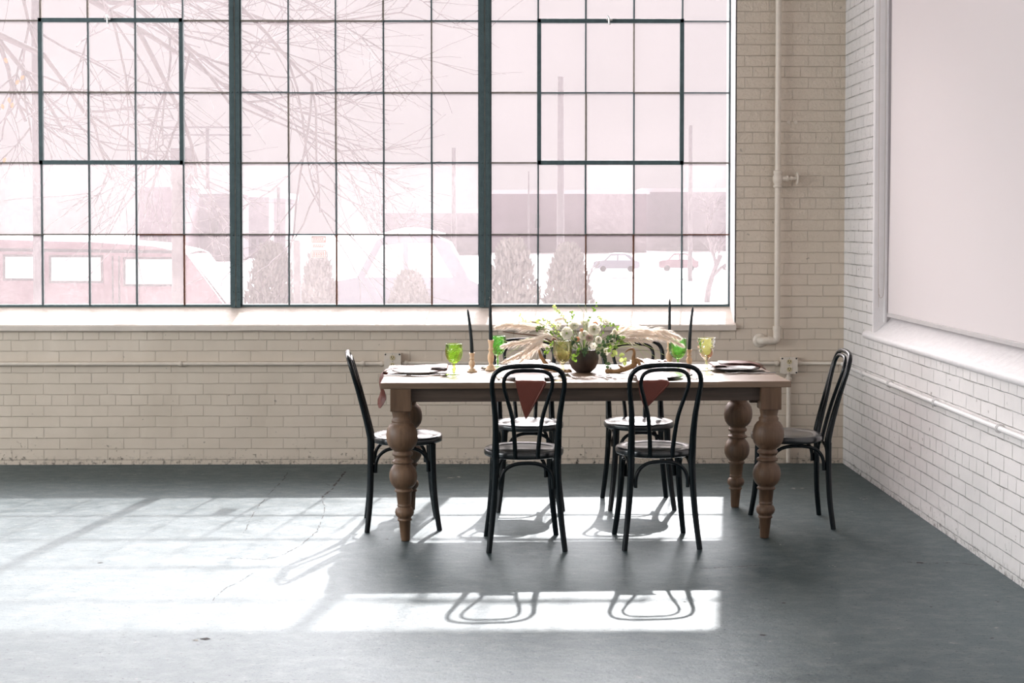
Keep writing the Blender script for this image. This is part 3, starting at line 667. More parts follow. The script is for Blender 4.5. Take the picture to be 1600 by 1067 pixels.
# goblets
def goblet(name, label, x, y, H, R, mt, style):
    e = empty(name, (x, y, TZ)); tag(e, label, 'glass', 'coloured glass goblets on the table')
    zb = H*.36
    outer = [(R*.30, zb), (R*.60, zb+.010), (R*.83, zb+.024), (R*.95, zb+.040), (R, zb+.058), (R*.985, H-.014), (R*1.0, H)] if style != 'flare' else [(R*.22, zb), (R*.45, zb+.008), (R*.70, zb+.024), (R*.82, zb+.042), (R*.90, zb+.062), (R*.97, H-.008), (R*1.02, H)]
    N_ = 32
    pr = []
    for i in range(len(outer)-1):
        for k in range(4): pr.append((lerp(outer[i][0], outer[i+1][0], k/4), lerp(outer[i][1], outer[i+1][1], k/4)))
    pr.append(outer[-1])
    if style == 'diamond': rf = lambda j, a, z: 1+.045*((1 if (int(a/(2*pi)*N_+.5)+j) % 2 else -1) if z < H-.026 else 0)
    elif style == 'panel': rf = lambda j, a, z: 1+.05*cos(8*a)*(1 if z < H-.02 else .2)
    else: rf = lambda j, a, z: 1+.05*(cos(10*a)*cos((z-zb)*210) if z < H-.01 else 0)
    m = MB(); m.lathe(pr, N_, smooth=(style == 'panel'), rfun=rf)
    inner = [(max(.001, r-.0022), z+.001) for r, z in pr][::-1]; inner[0] = (pr[-1][0]-.0012, H+.0004)
    m.lathe([(pr[-1][0], H), (pr[-1][0]-.0012, H+.0004)]+inner+[(0.0, zb+.006)], N_)
    m.build('bowl', mt, e)
    m = MB(); m.lathe([(R*.31, zb+.001), (.0095, zb-.006), (.0065, zb-.014), (.0095, zb-.022), (.0105, zb-.028), (.0075, zb-.036), (.0065, .014), (.010, .0085), (.020, .0055), (R*.82, .0032), (R*.84, .0015), (R*.8, 0), (0, 0)], 20); m.build('stem', mt, e)
    return e
goblet('wine_goblet', 'lime green goblet with a diamond-cut bowl, nearest the left end of the table', -.229, -1.858, .153, .0425, M_gg, 'diamond')
goblet('wine_goblet', 'bright green goblet half hidden behind the left wooden candlesticks', -.012, -1.45, .160, .043, M_gg2, 'panel')
goblet('wine_goblet', 'large olive glass goblet with long panels, just left of the flower bowl', .309, -1.925, .174, .045, M_ga, 'panel')
goblet('wine_goblet', 'bright green goblet between the two right candlesticks', .913, -1.665, .162, .045, M_gg2, 'panel')
goblet('wine_goblet', 'pale yellow-green goblet with thumbprint bowl, nearest the right end of the table', 1.056, -1.685, .168, .0475, M_gy, 'flare')

# candlesticks and tapers
def candlestick(label, x, y, H, k=1.0):
    e = empty('wooden_candlestick', (x, y, TZ)); tag(e, label, 'candlestick', 'turned beech candlesticks')
    a = [(0, 0), (.026, 0), (.027, .004), (.024, .008), (.017, .011), (.019, .014), (.0165, .018), (.010, .021), (.009, .026), (.0135, .034), (.0160, .045), (.015, .055), (.010, .064), (.0085, .069), (.013, .073), (.013, .0765), (.0095, .080), (.0105, .092), (.0145, .104), (.015, .108), (.0105, .108), (.0103, .100), (0, .100)]
    s = H/.108
    MB().lathe([(r*(1+.12*(s-1)), z*s) for r, z in a], 28).build('turned_body', M_beech, e)
    return e
def taper(label, x, y, z0, dx, dy, Lh, r, bend=0.0, light_top=False):
    e = empty('taper_candle', (x, y, z0)); tag(e, label, 'candle', 'dark taper candles')
    P = [(dx*t+bend*sin(pi*t), dy*t, Lh*t) for t in [i/14 for i in range(15)]]
    rad = [lerp(r, r*.62, (i/14)**1.2) for i in range(14)]+[r*.30]
    MB().tube(P, rad, 14).build('candle_wax', M_wax, e)
    q = Vector(P[-1]); MB().tube([q-Vector((0, 0, .003)), q+Vector((0, 0, .004)), q+Vector((-.004, 0, .008))], .0009, 6).build('wick', M_wick, e)
    return e
cs = [(-.141, -1.745, .098, 'short turned beech candlestick right of the lime green goblet'), (-.046, -1.675, .158, 'tall turned beech candlestick standing left of the pampas grass'),
      (.878, -1.59, .150, 'tall turned beech candlestick left of the bright green goblet at the right'), (.985, -1.56, .098, 'short turned beech candlestick right of the bright green goblet at the right')]
for x, y, h, lb in cs: candlestick(lb, x, y, h)
taper('leaning dark taper candle in the short left candlestick', -.141, -1.745, TZ+.098*.93, -.022, 0, .226, .0098, bend=.004)
taper('tall straight dark taper candle in the tall left candlestick', -.046, -1.675, TZ+.158*.93, -.004, 0, .222, .0105)
taper('straight dark taper candle in the tall right candlestick', .878, -1.59, TZ+.150*.93, .001, 0, .222, .0090)
taper('leaning dark taper candle in the short right candlestick', .985, -1.56, TZ+.098*.93, .018, 0, .226, .0094, bend=-.003)

# plates
def plate(label, x, y, r=.128, m_=None):
    e = MB().lathe([(0, 0), (r*.6, 0), (r*.64, .003), (r*.97, .013), (r, .0155), (r*.985, .0175), (r*.93, .0155), (r*.66, .008), (r*.60, .0065), (0, .006)], 48).build('dinner_plate', m_ or M_plate, None, (x, y, TZ))
    tag(e, label, 'plate', 'stoneware dinner plates'); return e
plate('grey plate under the rust napkin at the left end of the table', -.415, -1.80)
plate('dark-edged plate at the right end of the table under a folded napkin', 1.205, -1.68, .128, M_plated)
plate('plate at the front left place setting, behind the hanging napkin', .150, -2.075, .128, M_plated)
plate('plate at the front right place setting, behind the hanging napkin', .765, -2.045, .128, M_plated)
plate('plate on the far side of the table, left place setting', .165, -1.50)
plate('plate on the far side of the table, right place setting', .77, -1.475)

# napkins
def strip(path, widths, offs, n, axis, seed, amp=.004):
    """cloth: path points (a, z), widths across the other axis"""
    P = smoothpath([(a, 0, z) for a, z in path], 6); Wd = smoothpath([(w_, o2, 0) for w_, o2 in zip(widths, offs)], 6); g_ = []
    for i, p in enumerate(P):
        row = []
        for j in range(n+1):
            t = j/n-.5; q = Wd[i].x*t+Wd[i].y; rip = amp*noise.noise(Vector((i*.13, j*.55, seed)))
            row.append((p.x, q, p.z+abs(rip)) if axis == 'x' else (q, p.x, p.z+abs(rip)))
        g_.append(row)
    return g_
def napkin(name, label, grids, th=.0022):
    m = MB()
    for g_ in grids: m.sheet(g_, th)
    o_ = m.build(name, M_nap); tag(o_, label, 'napkin', 'rust satin napkins'); return o_
z0 = TZ+.019
gl_ = strip([(-.345, TZ+.0245), (-.300, TZ+.0215), (-.272, TZ+.020), (-.262, TZ+.0285), (-.275, TZ+.037), (-.33, TZ+.036), (-.42, TZ+.032), (-.52, TZ+.0295), (-.567, TZ+.020), (-.583, TZ+.008)],
            [.15, .16, .17, .17, .17, .16, .15, .13, .10, .085], [-1.805]*6+[-1.80, -1.80, -1.84, -1.86], 10, 'x', 1)
tail = []
for (ul, ur, v) in ((598, 607, 581), (594.5, 603, 586), (593, 599.5, 592), (592.6, 597.5, 599), (594, 598.5, 606), (595, 601, 611), (593, 603, 618), (590.5, 603, 624), (590.3, 599, 631), (592.5, 594.5, 637)):
    a_, b_ = at(ul, v, -1.845), at(ur, v+.5, -1.895); tail.append([a_.lerp(b_, j/4)+Vector((-.004*sin(pi*j/4), -.006*sin(pi*j/4), 0)) for j in range(5)])
napkin('satin_napkin', 'rust napkin on the left end plate with a tail hanging off the table end', [gl_, tail])
gr_ = strip([(1.15, TZ+.0245), (1.10, TZ+.0215), (1.085, TZ+.026), (1.095, TZ+.034), (1.16, TZ+.035), (1.24, TZ+.033), (1.30, TZ+.029), (1.335, TZ+.020), (1.352, TZ+.008)],
            [.16, .17, .18, .18, .17, .17, .17, .15, .10], [-1.69]*9, 10, 'x', 5)
gr2 = strip([(1.345, TZ+.0255), (1.31, TZ+.035), (1.26, TZ+.042), (1.18, TZ+.043), (1.12, TZ+.041)], [.03, .10, .13, .13, .11], [-1.69]*5, 8, 'x', 9)
napkin('satin_napkin', 'folded rust napkin lying flat at the right end of the table', [gr_, gr2])
def front_napkin(label, xc, xt, yc, tipx, tipz, wl, ang, seed):
    ye = -2.247
    g1_ = strip([(yc+.09, TZ+.021), (yc+.03, TZ+.022), (yc-.05, TZ+.022), (yc-.11, TZ+.024), (ye+.025, TZ+.016), (ye-.002, TZ+.008), (ye-.008, TZ-.012), (ye-.010, TZ-.05), (ye-.012, lerp(TZ, tipz, .66)), (ye-.010, tipz)],
                [.12, .16, .17, wl*1.02, wl, wl, wl*.98, wl*.74, wl*.40, .004], [xc, xc, xc, xc, xc, xc, xc, lerp(xc, tipx, .32), lerp(xc, tipx, .70), tipx], 10, 'y', seed, .003)
    k = smoothpath([(xc+wl/2, ye+.005, TZ+.010), (xc+wl/2+.004, ye-.010, TZ-.004), (lerp(xc+wl/2, tipx, .5)+.004, ye-.014, lerp(TZ, tipz, .5)), (tipx, ye-.011, tipz)], 6)
    g2_ = [[(p.x-.010*max(0, 1-abs(i/len(k))), p.y, p.z), (p.x-.003, p.y-.004, p.z), (p.x+.002, p.y+.002, p.z-.002)] for i, p in enumerate(k)]
    return napkin('satin_napkin', label, [g1_, g2_])
front_napkin('rust napkin hanging in a long point over the front table edge, left of the two', .142, 0, -2.075, .122, .592, .135, 0, 3)
front_napkin('rust napkin hanging in a point over the front table edge, right of the two', .722, 0, -2.045, .683, .637, .140, 0, 7)
for xc, lb in ((.165, 'crumpled rust napkin on the far left plate, behind the pampas grass'), (.79, 'crumpled rust napkin on the far right plate, behind the antler')):
    g_ = [[(xc+lerp(-.105, .10, i/14), -1.49+lerp(-.05, .05, j/8), TZ+.026+.020*abs(noise.noise(Vector((i*.45, j*.5, xc*7))))) for j in range(9)] for i in range(15)]
    napkin('satin_napkin', lb, [g_])

# cutlery
def fork(label, x, y, rz):
    e = empty('dinner_fork', (x, y, TZ+.002), rz); tag(e, label, 'fork', 'steel forks')
    m = MB(); P = smoothpath([(0, -.105, .004), (0, -.05, .002), (0, .0, .006), (0, .03, .009)], 6); m.tube(P, [lerp(.0055, .003, min(1, i/14)) for i in range(len(P))], 8, flat=.45); m.build('handle', M_silver, e)
    m = MB(); m.sheet([[(-.003, .03, .009), (.003, .03, .009)], [(-.011, .045, .006), (.011, .045, .006)], [(-.0125, .058, .004), (.0125, .058, .004)]], .0016)
    for k in range(4):
        xx = -.0105+.007*k; m.tube(smoothpath([(xx, .056, .0045), (xx, .08, .004), (xx, .10, .0085)], 4), [.0015]*8+[.0007], 6)
    m.build('tines', M_silver, e)
def spoon(label, x, y, rz):
    e = empty('dinner_spoon', (x, y, TZ+.002), rz); tag(e, label, 'spoon', 'steel spoons')
    P = smoothpath([(0, -.10, .004), (0, -.04, .002), (0, .02, .008), (0, .04, .009)], 6); MB().tube(P, [lerp(.005, .0028, min(1, i/14)) for i in range(len(P))], 8, flat=.45).build('handle', M_silver, e)
    g_ = [[(.018*sin(pi*min(.985, max(.015, i/12)))**.7*cos(pi*j/8+pi), .038+.052*(i/12), .010-.010*sin(pi*j/8)*sin(pi*i/12)) for j in range(9)] for i in range(13)]
    MB().sheet(g_, .0012).build('spoon_bowl', M_silver, e)
def knife(label, x, y, rz):
    e = empty('table_knife', (x, y, TZ+.001), rz); tag(e, label, 'knife', 'steel knives')
    MB().tube(smoothpath([(0, -.11, .005), (0, -.05, .005), (0, 0, .005)], 5), [.0062]*6+[.0056]*5, 8, flat=.55).build('handle', M_silver, e)
    MB().prism([(-.006, .0), (.006, .0), (.009, .05), (.007, .10), (-.002, .115), (-.006, .10)], .0045, .006, lambda a, b, c: (a, c, b)).build('blade', M_silver, e)
fork('left of the two forks lying beside the flower bowl', .505, -2.04, radians(8))
fork('right of the two forks lying beside the flower bowl', .545, -2.035, radians(8))
fork('fork left of the front left plate', -.012, -2.03, radians(5))
fork('fork left of the front left plate, next to the plate rim', .016, -2.05, radians(3))
spoon('spoon lying in front of the olive goblet by the flower bowl', .350, -1.985, radians(14))
spoon('spoon lying beside the left end plate', -.335, -1.965, radians(-84))
knife('knife lying in front of the left end plate', -.46, -1.955, radians(-86))
knife('knife lying beside the right end plate', 1.27, -1.845, radians(88))
fork('fork lying beside the right end plate', 1.225, -1.86, radians(95))
spoon('spoon right of the front left plate', .307, -2.02, radians(6))
knife('knife right of the front right plate', .925, -2.03, radians(10))
spoon('spoon right of the front right plate', .955, -2.02, radians(16))
spoon('spoon on the far side of the table beside the left candlesticks', -.075, -1.56, radians(170))
knife('knife on the table behind the pale yellow-green goblet', 1.03, -1.60, radians(85))

# antlers
def antler(label, loc_, branches):
    e = empty('shed_antler', loc_); tag(e, label, 'antler', 'shed antlers on the table')
    main, rest = branches[0], branches[1:]
    P = smoothpath([Vector(p)-Vector(loc_) for p, r in main], 6); R_ = [v.x for v in smoothpath([(r, 0, 0) for p, r in main], 6)]
    m = MB(); m.tube(P, R_, 12); m.ball(P[0], main[0][1]*1.45, 12, 8, (1, 1, .8), .3); m.build('beam', M_antler, e)
    for br in rest:
        P = smoothpath([Vector(p)-Vector(loc_) for p, r in br], 5); R_ = [v.x for v in smoothpath([(r, 0, 0) for p, r in br], 5)]
        MB().tube(P, R_, 10).build('tine', M_antler, e)
A = lambda u, v, y: at(u, v, y)
ya = -1.80
antler('brown shed antler lying right of the flower bowl', (.555, ya, TZ), [
    [(A(951, 579, ya), .013), (A(962, 580, ya), .012), (A(978, 576, ya), .013), (A(990, 570, ya), .013), (A(996, 562, ya), .011), (A(1000, 571, ya-.03), .008)],
    [(A(990, 569, ya), .012), (A(990, 558, ya), .010), (A(991, 550, ya), .007), (A(988, 545, ya), .006), (A(981, 547, ya), .004), (A(977, 551, ya), .002)],
    [(A(994, 563, ya), .008), (A(1001, 563, ya), .006), (A(1008, 569, ya), .002)], [(A(975, 577, ya), .010), (A(970, 573, ya), .007), (A(966, 570, ya), .003)]])
ya = -1.74
antler('brown shed antler lying left of the flower bowl, one tine upright', (.27, ya, TZ), [
    [(A(888, 581, ya), .014), (A(876, 580, ya), .012), (A(864, 577, ya), .011), (A(853, 568, ya), .011), (A(845, 556, ya), .008), (A(842, 546, ya), .004)],
    [(A(866, 578, ya), .009), (A(852, 577, ya+.02), .008), (A(836, 571, ya+.03), .007), (A(826, 568, ya+.03), .003)]])

# ------------------------------------------------------------------ flower bowl and flowers
BX, BY = .423, -1.765
e = empty('flower_bowl', (BX, BY, TZ)); tag(e, 'round dark brown stoneware bowl holding the flowers at the middle of the table', 'bowl')
MB().lathe([(0, 0), (.034, 0), (.040, .003), (.060, .022), (.073, .048), (.077, .072), (.073, .096), (.064, .112), (.060, .118), (.056, .112), (.065, .094), (.069, .072), (.05, .03), (0, .02)], 48).build('bowl_body', M_bowl, e)
MB().ball((0, 0, .100), .052, 20, 10, (1, 1, .45)).build('flower_foam', M_soil, e)
RIM = Vector((BX, BY, TZ+.112))

def frame_z(d):
    d = Vector(d).normalized(); x = d.cross(Vector((0, 0, 1)) if abs(d.z) < .95 else Vector((1, 0, 0))).normalized(); y = d.cross(x)
    return Matrix((x, y, d)).transposed()
def petal(m, M3, c, r, a, op, w_, curl):
    """cupped petal: grid from the base outward, op=0 closed .. 1 flat open"""
    g_ = []
    for i in range(5):
        t = i/4; el = lerp(1.35, .25, op)*(1-.35*t*op)-curl*t
        rad = r*(.15+.85*t); row = []
        for j in range(5):
            s_ = (j/4-.5)*2; ww = w_*sin(pi*min(.93, .20+.66*t))
            aa = a+s_*ww
            row.append(c+M3 @ Vector((rad*cos(aa)*cos(el), rad*sin(aa)*cos(el), rad*sin(el)*(1-.10*s_*s_))))
        g_.append(row)
    m.sheet(g_, 0)
def flower(label, u, v, y, r, look, kind='ranunculus', mt=None, seed=0):
    c = at(u, v, y); e = empty('cut_flower', c); rnd = random.Random(seed)
    tag(e, label, 'flower', 'blooms in the centrepiece bowl')
    M3 = frame_z(look); m = MB(); z0 = Vector((0, 0, 0)); mt = mt or M_petal
    if kind == 'ranunculus':
        for k, (n, op, rr) in enumerate(((10, .95, 1.0), (10, .75, .95), (9, .55, .86), (8, .38, .74), (7, .22, .58), (6, .1, .42))):
            for i in range(n): petal(m, M3, z0-M3 @ Vector((0, 0, r*.25)), r*rr*rnd.uniform(.92, 1.06), 2*pi*i/n+k*.37+rnd.uniform(-.1, .1), op, .62, -.25)
    else:
        for k, (n, op, rr) in enumerate(((6, .8, 1.0), (5, .6, .9))):
            for i in range(n): petal(m, M3, z0-M3 @ Vector((0, 0, r*.2)), r*rr*rnd.uniform(.9, 1.05), 2*pi*i/n+k*.5, op, .60, -.2)
    m.build('petals', mt, e)
    q = MB(); q.ball(M3 @ Vector((0, 0, r*.16)), r*.14, 10, 6); q.build('flower_centre', M_leafl if kind != 'anemone' else M_leafd, e)
    base = RIM-c; P = smoothpath([(-M3.col[2]*r*.25), (-M3.col[2]*r*1.1).lerp(base, .25), base.lerp(Vector((0, 0, -.04)), .1)], 5)
    MB().tube(P, .0017, 6).build('stem', M_stem, e)
    return e
fy = -1.80
FL = [(928, 515, fy-.03, .036, (.15, -1, .45), 'ranunculus', None, 'large round white ranunculus at the right of the flower cluster'),
      (886, 521, fy-.02, .036, (-.35, -1, .35), 'ranunculus', None, 'large creamy white bloom above the rim of the olive goblet'),
      (912, 524, fy-.03, .029, (-.05, -1, .35), 'ranunculus', None, 'white bloom in the middle of the flower cluster'),
      (935, 531, fy-.045, .021, (.3, -1, .2), 'ranunculus', None, 'small white ranunculus right of the taupe rose'),
      (927, 540.5, fy-.065, .021, (.05, -1, .1), 'anemone', None, 'small white flower with dark centre, lowest over the bowl front'),
      (946, 503, fy+.01, .027, (.35, -.8, .5), 'open', None, 'open white flower with yellow-green centre, high at the upper right'),
      (921, 528, fy-.05, .022, (.05, -1, .2), 'ranunculus', M_petal2, 'taupe rose left of the small white ranunculus'),
      (897, 509, fy+.02, .030, (-.1, -.8, .8), 'ranunculus', None, 'white bloom at the top of the flower cluster'),
      (946, 549, fy-.03, .026, (.55, -1, -.1), 'open', None, 'cream flower hanging low at the right of the bowl'),
      (873, 510, fy+.03, .027, (-.6, -.7, .5), 'open', None, 'loose white flower at the upper left of the cluster'),
      (909, 516, fy-.05, .010, (-.2, -1, .5), 'ranunculus', M_petal3, 'tiny peach bud near the top of the flower cluster'),
      (902, 530, fy-.055, .015, (-.2, -1, .3), 'ranunculus', M_petal3, 'small peach flower right above the bowl rim'),
      (930, 506, fy+.01, .016, (.1, -.9, .9), 'ranunculus', M_petal3, 'small peach bloom tucked behind the large ranunculus'),
      (960, 520, fy+.02, .024, (.8, -.7, .3), 'ranunculus', None, 'white bloom at the far right of the cluster'),
      (866, 532, fy, .020, (-.7, -.9, .1), 'ranunculus', M_petal2, 'small taupe bloom at the lower left of the cluster'),
      (913, 505, fy+.04, .026, (.1, -.6, 1), 'ranunculus', None, 'white bloom at the back of the flower cluster')]
for i, (u, v, y, r, lk, kd, mt, lb) in enumerate(FL): flower(lb, u, v, y, r, lk, kd, mt, i+1)

def leaf(m, p, d, n_, Lf, w_, fold=.25):
    d = Vector(d).normalized(); s_ = d.cross(Vector(n_)); s_ = s_.normalized() if s_.length > 1e-6 else Vector((1, 0, 0)); n2 = s_.cross(d)
    prof = [(0, .05), (.2, .7), (.45, 1), (.75, .75), (1, .02)]; g_ = []
    for t, w2 in prof:
        c = p+d*Lf*t-n2*Lf*.18*t*t; g_.append([c-s_*w_*w2+n2*w_*fold*w2, c, c+s_*w_*w2+n2*w_*fold*w2])
    m.sheet(g_, 0)
def sprig(label, pts, nl, Lf, w_, mt, seed, twig=None, cat='leafy stem', name='leafy_sprig', start=.15):
    rnd = random.Random(seed); P = smoothpath([Vector(p) for p in pts], 8); o0 = P[0]; e = empty(name, o0)
    tag(e, label, cat, 'greenery in the centrepiece bowl')
    P = [p-o0 for p in P]; n = len(P)
    st_ = MB().tube(P, [lerp(.0018, .0007, i/(n-1)) for i in range(n)], 6); m = MB()
    for k in range(nl):
        t = lerp(start, 1, (k+1)/nl); i = min(n-2, int(t*(n-1))); p = P[i]; d = (P[i+1]-P[i]).normalized()
        a = k*2.4+rnd.uniform(-.5, .5); nx = frame_z(d); out = nx @ Vector((cos(a), sin(a), 0))
        ld = (d*rnd.uniform(.4, .9)+out).normalized(); leaf(m, p, ld, Vector((rnd.uniform(-.5, .5), -1, rnd.uniform(0, .9))), Lf*rnd.uniform(.7, 1.2), w_*rnd.uniform(.8, 1.15))
    st_.build('stem', twig or M_stem, e); m.build('leaves', mt, e); return e
R_ = lambda dx, dy, dz: RIM+Vector((dx, dy, dz))
SP = [([R_(-.03, 0, -.02), A(890, 515, fy+.02), A(880, 495, fy+.02), A(870, 484, fy+.01), A(865, 478, fy)], 26, .014, .0055, M_leafl, 'tall airy pale green sprig rising at the upper left of the flowers'),
      ([R_(.0, .02, -.02), A(893, 510, fy+.05), A(896, 495, fy+.05), A(893, 488, fy+.05)], 12, .016, .006, M_leaf, 'short green sprig beside the tall airy one'),
      ([R_(.0, .0, -.02), A(917, 505, fy+.03), A(921, 500, fy+.03), A(926, 490, fy+.02), A(928, 482, fy), A(933, 474, fy)], 8, .018, .0075, M_leaf, 'thin upright sprig with few leaves reaching above the sill'),
      ([R_(-.04, 0, -.02), A(875, 524, fy), A(855, 520, fy-.01), A(845, 510, fy-.01), A(838, 516, fy-.02)], 26, .018, .0075, M_leaf, 'bushy dark green sprig arching left over the brown twig'),
      ([R_(-.04, 0, -.02), A(872, 520, fy), A(862, 506, fy), A(850, 500, fy), A(838, 503, fy)], 22, .016, .0065, M_leafl, 'light green sprig spreading left below the sill'),
      ([R_(-.03, .01, -.02), A(858, 512, fy+.05), A(835, 505, fy+.05), A(820, 502, fy+.05), A(812, 492, fy+.05)], 16, .014, .005, M_leafl, 'little green sprig pointing up at the far left'),
      ([R_(-.05, -.02, -.02), A(870, 535, fy-.04), A(858, 545, fy-.05), A(852, 552, fy-.06)], 18, .018, .008, M_leaf, 'green sprig drooping at the lower left beside the olive goblet'),
      ([R_(0, -.05, -.02), A(905, 542, fy-.09), A(900, 553, fy-.10), A(897, 561, fy-.10)], 12, .020, .009, M_leaf, 'bright ivy trailing over the front of the bowl'),
      ([R_(.02, -.05, -.02), A(918, 542, fy-.09), A(915, 548, fy-.095), A(912, 553, fy-.095)], 10, .020, .009, M_leafd, 'dark leaves over the middle of the bowl rim'),
      ([R_(.05, -.02, -.02), A(945, 535, fy-.03), A(955, 528, fy-.04), A(965, 527, fy-.05)], 14, .026, .011, M_leafd, 'sprig of large dark leaves at the right of the flowers'),
      ([R_(.05, -.02, -.01), A(952, 545, fy-.05), A(966, 535, fy-.06), A(972, 526, fy-.06)], 10, .026, .011, M_leaf, 'green leafy sprig right of the dark leaves'),
      ([R_(.05, -.03, -.01), A(954, 540, fy-.06), A(957, 553, fy-.07), A(970, 557, fy-.07), A(977, 565, fy-.07)], 9, .028, .013, M_leafl, 'drooping sprig with round yellow-green leaves above the right antler'),
      ([R_(.05, -.03, -.01), A(942, 550, fy-.07), A(945, 562, fy-.07), A(952, 575, fy-.07)], 14, .021, .009, M_leafd, 'dark leafy sprig trailing down beside the bowl'),
      ([R_(.05, 0, -.01), A(945, 512, fy+.02), A(955, 507, fy+.02), A(965, 513, fy+.02)], 12, .018, .007, M_leaf, 'small green sprig beside the high open white flower'),
      ([R_(.03, 0, -.01), A(938, 508, fy+.04), A(939, 500, fy+.04), A(936, 495, fy+.04)], 9, .014, .006, M_leafl, 'pale sprig left of the high open white flower'),
      ([R_(0, -.02, -.01), A(900, 533, fy-.07), A(893, 536, fy-.08), A(888, 541, fy-.09)], 12, .019, .008, M_leafd, 'dark leaves tucked behind the olive goblet rim')]
for i, (P, n, Lf, w_, mt, lb) in enumerate(SP): sprig(lb, P, n, Lf, w_, mt, 40+i)
# brown twig and thin blades
e = empty('bare_twig', RIM); tag(e, 'brown bare twig reaching left through the pampas grass', 'twig', 'greenery in the centrepiece bowl')
P = smoothpath([R_(-.03, 0, -.03), A(850, 528, fy-.03), A(825, 523, fy-.04), A(805, 521, fy-.05), A(786, 518, fy-.06)], 8)
MB().tube([p-RIM for p in P], [lerp(.0048, .0022, i/(len(P)-1)) for i in range(len(P))], 8).build('twig_stem', M_twig, e)
def blades(label, sets, seed):
    e = empty('grass_blades', RIM); tag(e, label, 'grass blades', 'greenery in the centrepiece bowl'); m = MB()
    for pts in sets:
        P = smoothpath(pts, 8); m.tube([p-RIM for p in P], [lerp(.0016, .0006, i/(len(P)-1)) for i in range(len(P))], 5)
    m.build('blade', M_grass, e)
blades('long thin green blades arching down to the right behind the antler', [[R_(.03, 0, 0), A(985, 537, fy), A(1010, 548, fy), A(1035, 566, fy)], [R_(.03, 0, 0), A(990, 541, fy+.02), A(1003, 552, fy+.02), A(1015, 566, fy+.02)], [R_(.03, 0, 0), A(980, 530, fy-.02), A(1010, 540, fy-.02), A(1040, 556, fy-.02)], [R_(.03, 0, 0), A(1000, 532, fy), A(1030, 530, fy), A(1062, 529, fy)]], 1)
blades('thin green blades fanning left under the pampas grass', [[R_(-.03, 0, 0), A(835, 530, fy), A(800, 535, fy), A(778, 527, fy)], [R_(-.03, 0, 0), A(830, 528, fy), A(805, 545, fy), A(788, 558, fy)], [R_(-.03, 0, 0), A(840, 530, fy-.02), A(815, 538, fy-.02), A(806, 547, fy-.02)]], 2)
blades('fine pale stalks standing up from the middle of the flowers', [[R_(0, 0, 0), A(912, 500, fy), A(911, 488, fy), A(903, 476, fy)], [R_(0, 0, 0), A(916, 500, fy), A(916, 485, fy), A(914, 475, fy)], [R_(0, 0, 0), A(920, 502, fy), A(918, 490, fy), A(912, 480, fy)]], 3)
def plume(label, pts, nf, Lf, w_, seed, droop=.5, mt=None):
    rnd = random.Random(seed); P = smoothpath([Vector(p) for p in pts], 10); o0 = P[0].copy(); e = empty('pampas_plume', o0)
    tag(e, label, 'pampas grass', 'pampas plumes in the centrepiece bowl'); P = [p-o0 for p in P]; n = len(P)
    MB().tube(P, [lerp(.002, .0008, i/(n-1)) for i in range(n)], 6).build('stalk', M_stem, e)
    m = MB()
    for k in range(int(nf*1.7)):
        t = lerp(.22, 1, rnd.random()**.85); i = min(n-2, int(t*(n-1))); f_ = t*(n-1)-i; p = P[i].lerp(P[i+1], min(1, f_)); d = (P[i+1]-P[i]).normalized()
        a = rnd.uniform(0, 2*pi); M3 = frame_z(d); out = M3 @ Vector((cos(a), sin(a), 0)); env = sin(pi*min(1, .25+.72*t))**.7
        l_ = Lf*1.25*rnd.uniform(.5, 1.25)*env; sp_ = rnd.uniform(.2, .8)
        pa = []
        for q in range(4):
            s_ = q/3; pa.append(p+d*l_*s_+out*l_*sp_*s_*(1-.3*s_)-Vector((0, 0, droop*l_*.35*s_*s_)))
        side = (pa[3]-pa[0]).cross(Vector((rnd.uniform(-1, 1), -1, rnd.uniform(-1, 1)))).normalized()*w_
        m.add([pa[0]-side, pa[0]+side, pa[1]+side*1.3, pa[1]-side*1.3, pa[2]+side, pa[2]-side, pa[3]], [(0, 1, 2, 3), (3, 2, 4, 5), (5, 4, 6)])
        # side hairs along the fibre
        for h in range(2):
            b = pa[1].lerp(pa[3], rnd.random()); c_ = b+(d*.5+Vector((rnd.uniform(-1, 1), rnd.uniform(-1, 1), rnd.uniform(-1, .6)))).normalized()*l_*.22
            m.add([b-side*.6, b+side*.6, c_], [(0, 1, 2)])
    m.build('plume_fibres', mt or M_plume, e)
